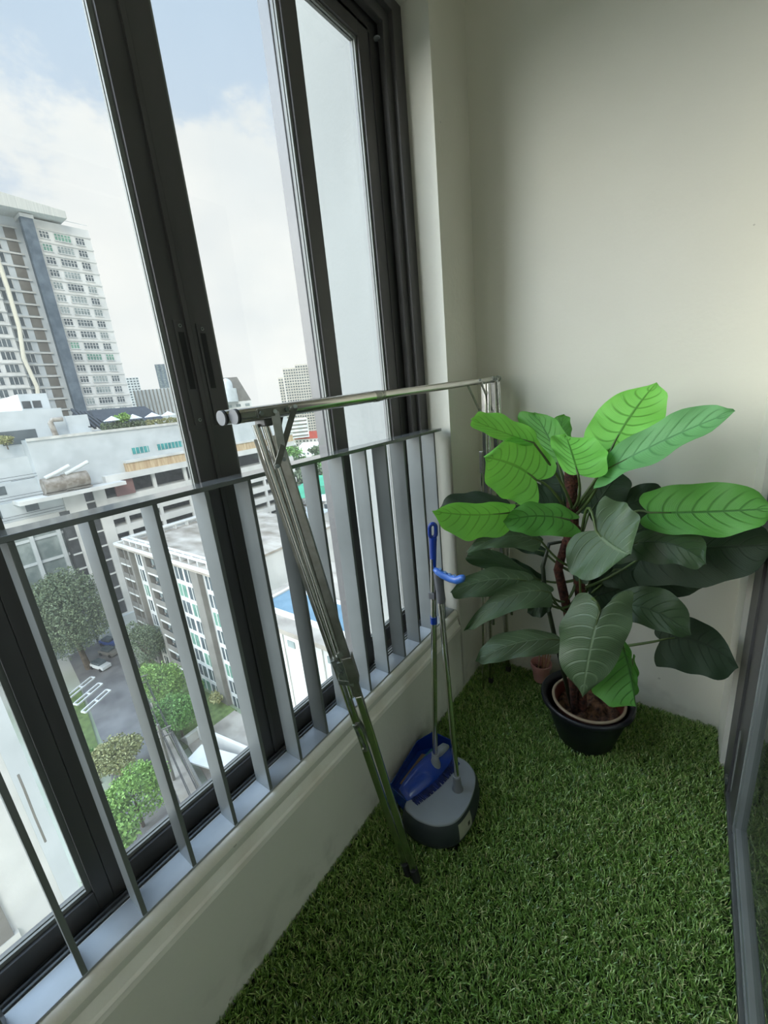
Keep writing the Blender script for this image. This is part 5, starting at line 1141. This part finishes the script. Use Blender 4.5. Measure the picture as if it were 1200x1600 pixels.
# white neighbour at the lower left
nb = thing('white_neighbour_block', 'white neighbouring block with grey cladding and green window at the lower left corner', 'building', (-26, -8, G))
XN = -22.0
MB().box((-34, -26, G), (XN, 1.62, -4.0)).build('wall', M['bwhite'], nb)
MB().box((XN, 1.0, G), (XN + 0.15, 1.62, -4.0)).build('corner_trim', M['bwhite2'], nb)
MB().box((XN, -2.2, G), (XN + 0.2, -0.75, -11.0)).build('cladding', M['bgrey'], nb)
p0, p1 = onx(30, 1215, XN + 0.1), onx(54, 1275, XN + 0.1)
MB().tube([p0 + Vector((0, 0.0, 0.2)), p0 - Vector((0, 0, 0.6)), p1, p1 - Vector((0, 0, 1.5))], 0.07, 8).build('drainpipe', M['bgrey'], nb)
for zz in (-14.3, -18.6, -23.0):
    b1 = MB().box((XN, -4.6, zz), (XN + 0.1, -2.2, zz + 1.9), 1)
    for k in range(5): b1.box((XN, -4.6 + k * 0.6, zz), (XN + 0.16, -4.55 + k * 0.6, zz + 1.9), 0)
    b1.build('window', [M['band'], M['wgreen']], nb)
b1 = MB().box((XN, -2.1, -20.6), (XN + 0.25, -0.6, -19.3)).build('cladding_panel', M['band'], nb)

# ------------------------------------------------------------------ world and sun
wd = bpy.data.worlds.new('sky'); S.world = wd; wd.use_nodes = True; nt = wd.node_tree; nt.nodes.clear()
out = N(nt, 'ShaderNodeOutputWorld'); bg = N(nt, 'ShaderNodeBackground'); nt.links.new(bg.outputs[0], out.inputs[0])
tc = N(nt, 'ShaderNodeTexCoord'); sx = N(nt, 'ShaderNodeSeparateXYZ'); nt.links.new(tc.outputs['Generated'], sx.inputs[0])
# cloud field
mp = N(nt, 'ShaderNodeMapping'); mp.inputs['Scale'].default_value = (1, 1, 1.7); mp.inputs['Location'].default_value = (0.35, 0.1, 0.0); nt.links.new(tc.outputs['Generated'], mp.inputs[0])
n1 = N(nt, 'ShaderNodeTexNoise'); n1.inputs['Scale'].default_value = 3.4; n1.inputs['Detail'].default_value = 9; n1.inputs['Roughness'].default_value = 0.62; nt.links.new(mp.outputs[0], n1.inputs['Vector'])
# cover falls off above about 30 degrees
mr = N(nt, 'ShaderNodeMapRange'); mr.inputs[1].default_value = 0.25; mr.inputs[2].default_value = 0.62; mr.inputs[3].default_value = 0.34; mr.inputs[4].default_value = -0.16; nt.links.new(sx.outputs['Z'], mr.inputs[0])
ad = N(nt, 'ShaderNodeMath', operation='ADD'); nt.links.new(n1.outputs['Fac'], ad.inputs[0]); nt.links.new(mr.outputs[0], ad.inputs[1])
cv = N(nt, 'ShaderNodeMapRange', interpolation_type='SMOOTHSTEP'); cv.inputs[1].default_value = 0.50; cv.inputs[2].default_value = 0.66; nt.links.new(ad.outputs[0], cv.inputs[0])
sky = N(nt, 'ShaderNodeValToRGB'); e = sky.color_ramp.elements; e[0].position = 0.0; e[0].color = (0.80, 0.84, 0.86, 1); e[1].position = 1.0; e[1].color = (0.44, 0.60, 0.86, 1)
q = e.new(0.35); q.color = (0.66, 0.74, 0.86, 1); q = e.new(0.65); q.color = (0.54, 0.68, 0.86, 1); nt.links.new(sx.outputs['Z'], sky.inputs[0])
n2 = N(nt, 'ShaderNodeTexNoise'); n2.inputs['Scale'].default_value = 2.6; n2.inputs['Detail'].default_value = 5; nt.links.new(mp.outputs[0], n2.inputs['Vector'])
cc_ = N(nt, 'ShaderNodeValToRGB'); e = cc_.color_ramp.elements; e[0].position = 0.35; e[0].color = (0.86, 0.88, 0.90, 1); e[1].position = 0.60; e[1].color = (1.0, 0.985, 0.97, 1); nt.links.new(n2.outputs['Fac'], cc_.inputs[0])
mx = N(nt, 'ShaderNodeMix', data_type='RGBA'); nt.links.new(cv.outputs[0], mx.inputs[0]); nt.links.new(sky.outputs[0], mx.inputs[6]); nt.links.new(cc_.outputs[0], mx.inputs[7])
# unseen sky towards the zenith is brightened to add light on facades and interior
zb = N(nt, 'ShaderNodeMapRange', interpolation_type='SMOOTHSTEP'); zb.inputs[1].default_value = 0.72; zb.inputs[2].default_value = 0.95; zb.inputs[3].default_value = 1.0; zb.inputs[4].default_value = 3.2; nt.links.new(sx.outputs['Z'], zb.inputs[0])
nt.links.new(mx.outputs[2], bg.inputs['Color'])
# broad glow added to the unseen sky left of view, to brighten the balcony
dt = N(nt, 'ShaderNodeVectorMath', operation='DOT_PRODUCT'); dt.inputs[1].default_value = Vector((-0.58, -0.68, 0.45)).normalized(); nt.links.new(tc.outputs['Generated'], dt.inputs[0])
gl_ = N(nt, 'ShaderNodeMapRange', interpolation_type='SMOOTHSTEP'); gl_.inputs[1].default_value = 0.66; gl_.inputs[2].default_value = 0.97; gl_.inputs[3].default_value = 0.0; gl_.inputs[4].default_value = GLOW; nt.links.new(dt.outputs['Value'], gl_.inputs[0])
sa = N(nt, 'ShaderNodeMath', operation='ADD'); nt.links.new(zb.outputs[0], sa.inputs[0]); nt.links.new(gl_.outputs[0], sa.inputs[1])
ms = N(nt, 'ShaderNodeMath', operation='MULTIPLY'); ms.inputs[1].default_value = SKY; nt.links.new(sa.outputs[0], ms.inputs[0]); nt.links.new(ms.outputs[0], bg.inputs['Strength'])
sd = bpy.data.lights.new('sun', 'SUN'); sd.energy = SUN; sd.angle = math.radians(25); sd.color = (1.0, 0.97, 0.92)
so = bpy.data.objects.new('sun', sd); COL.objects.link(so)
so.rotation_euler = Vector((0.72, -0.42, 0.62)).to_track_quat('Z', 'Y').to_euler()
S.view_settings.view_transform = 'Standard'; S.view_settings.look = 'None'; S.view_settings.exposure = EXPO; S.view_settings.gamma = 1.0; S.view_settings.use_curve_mapping = False
S.cycles.max_bounces = 14; S.cycles.diffuse_bounces = 8; S.cycles.transparent_max_bounces = 24
S.cycles.sample_clamp_indirect = 10
for o in list(COL.objects):
    if '_b' in o: del o['_b']
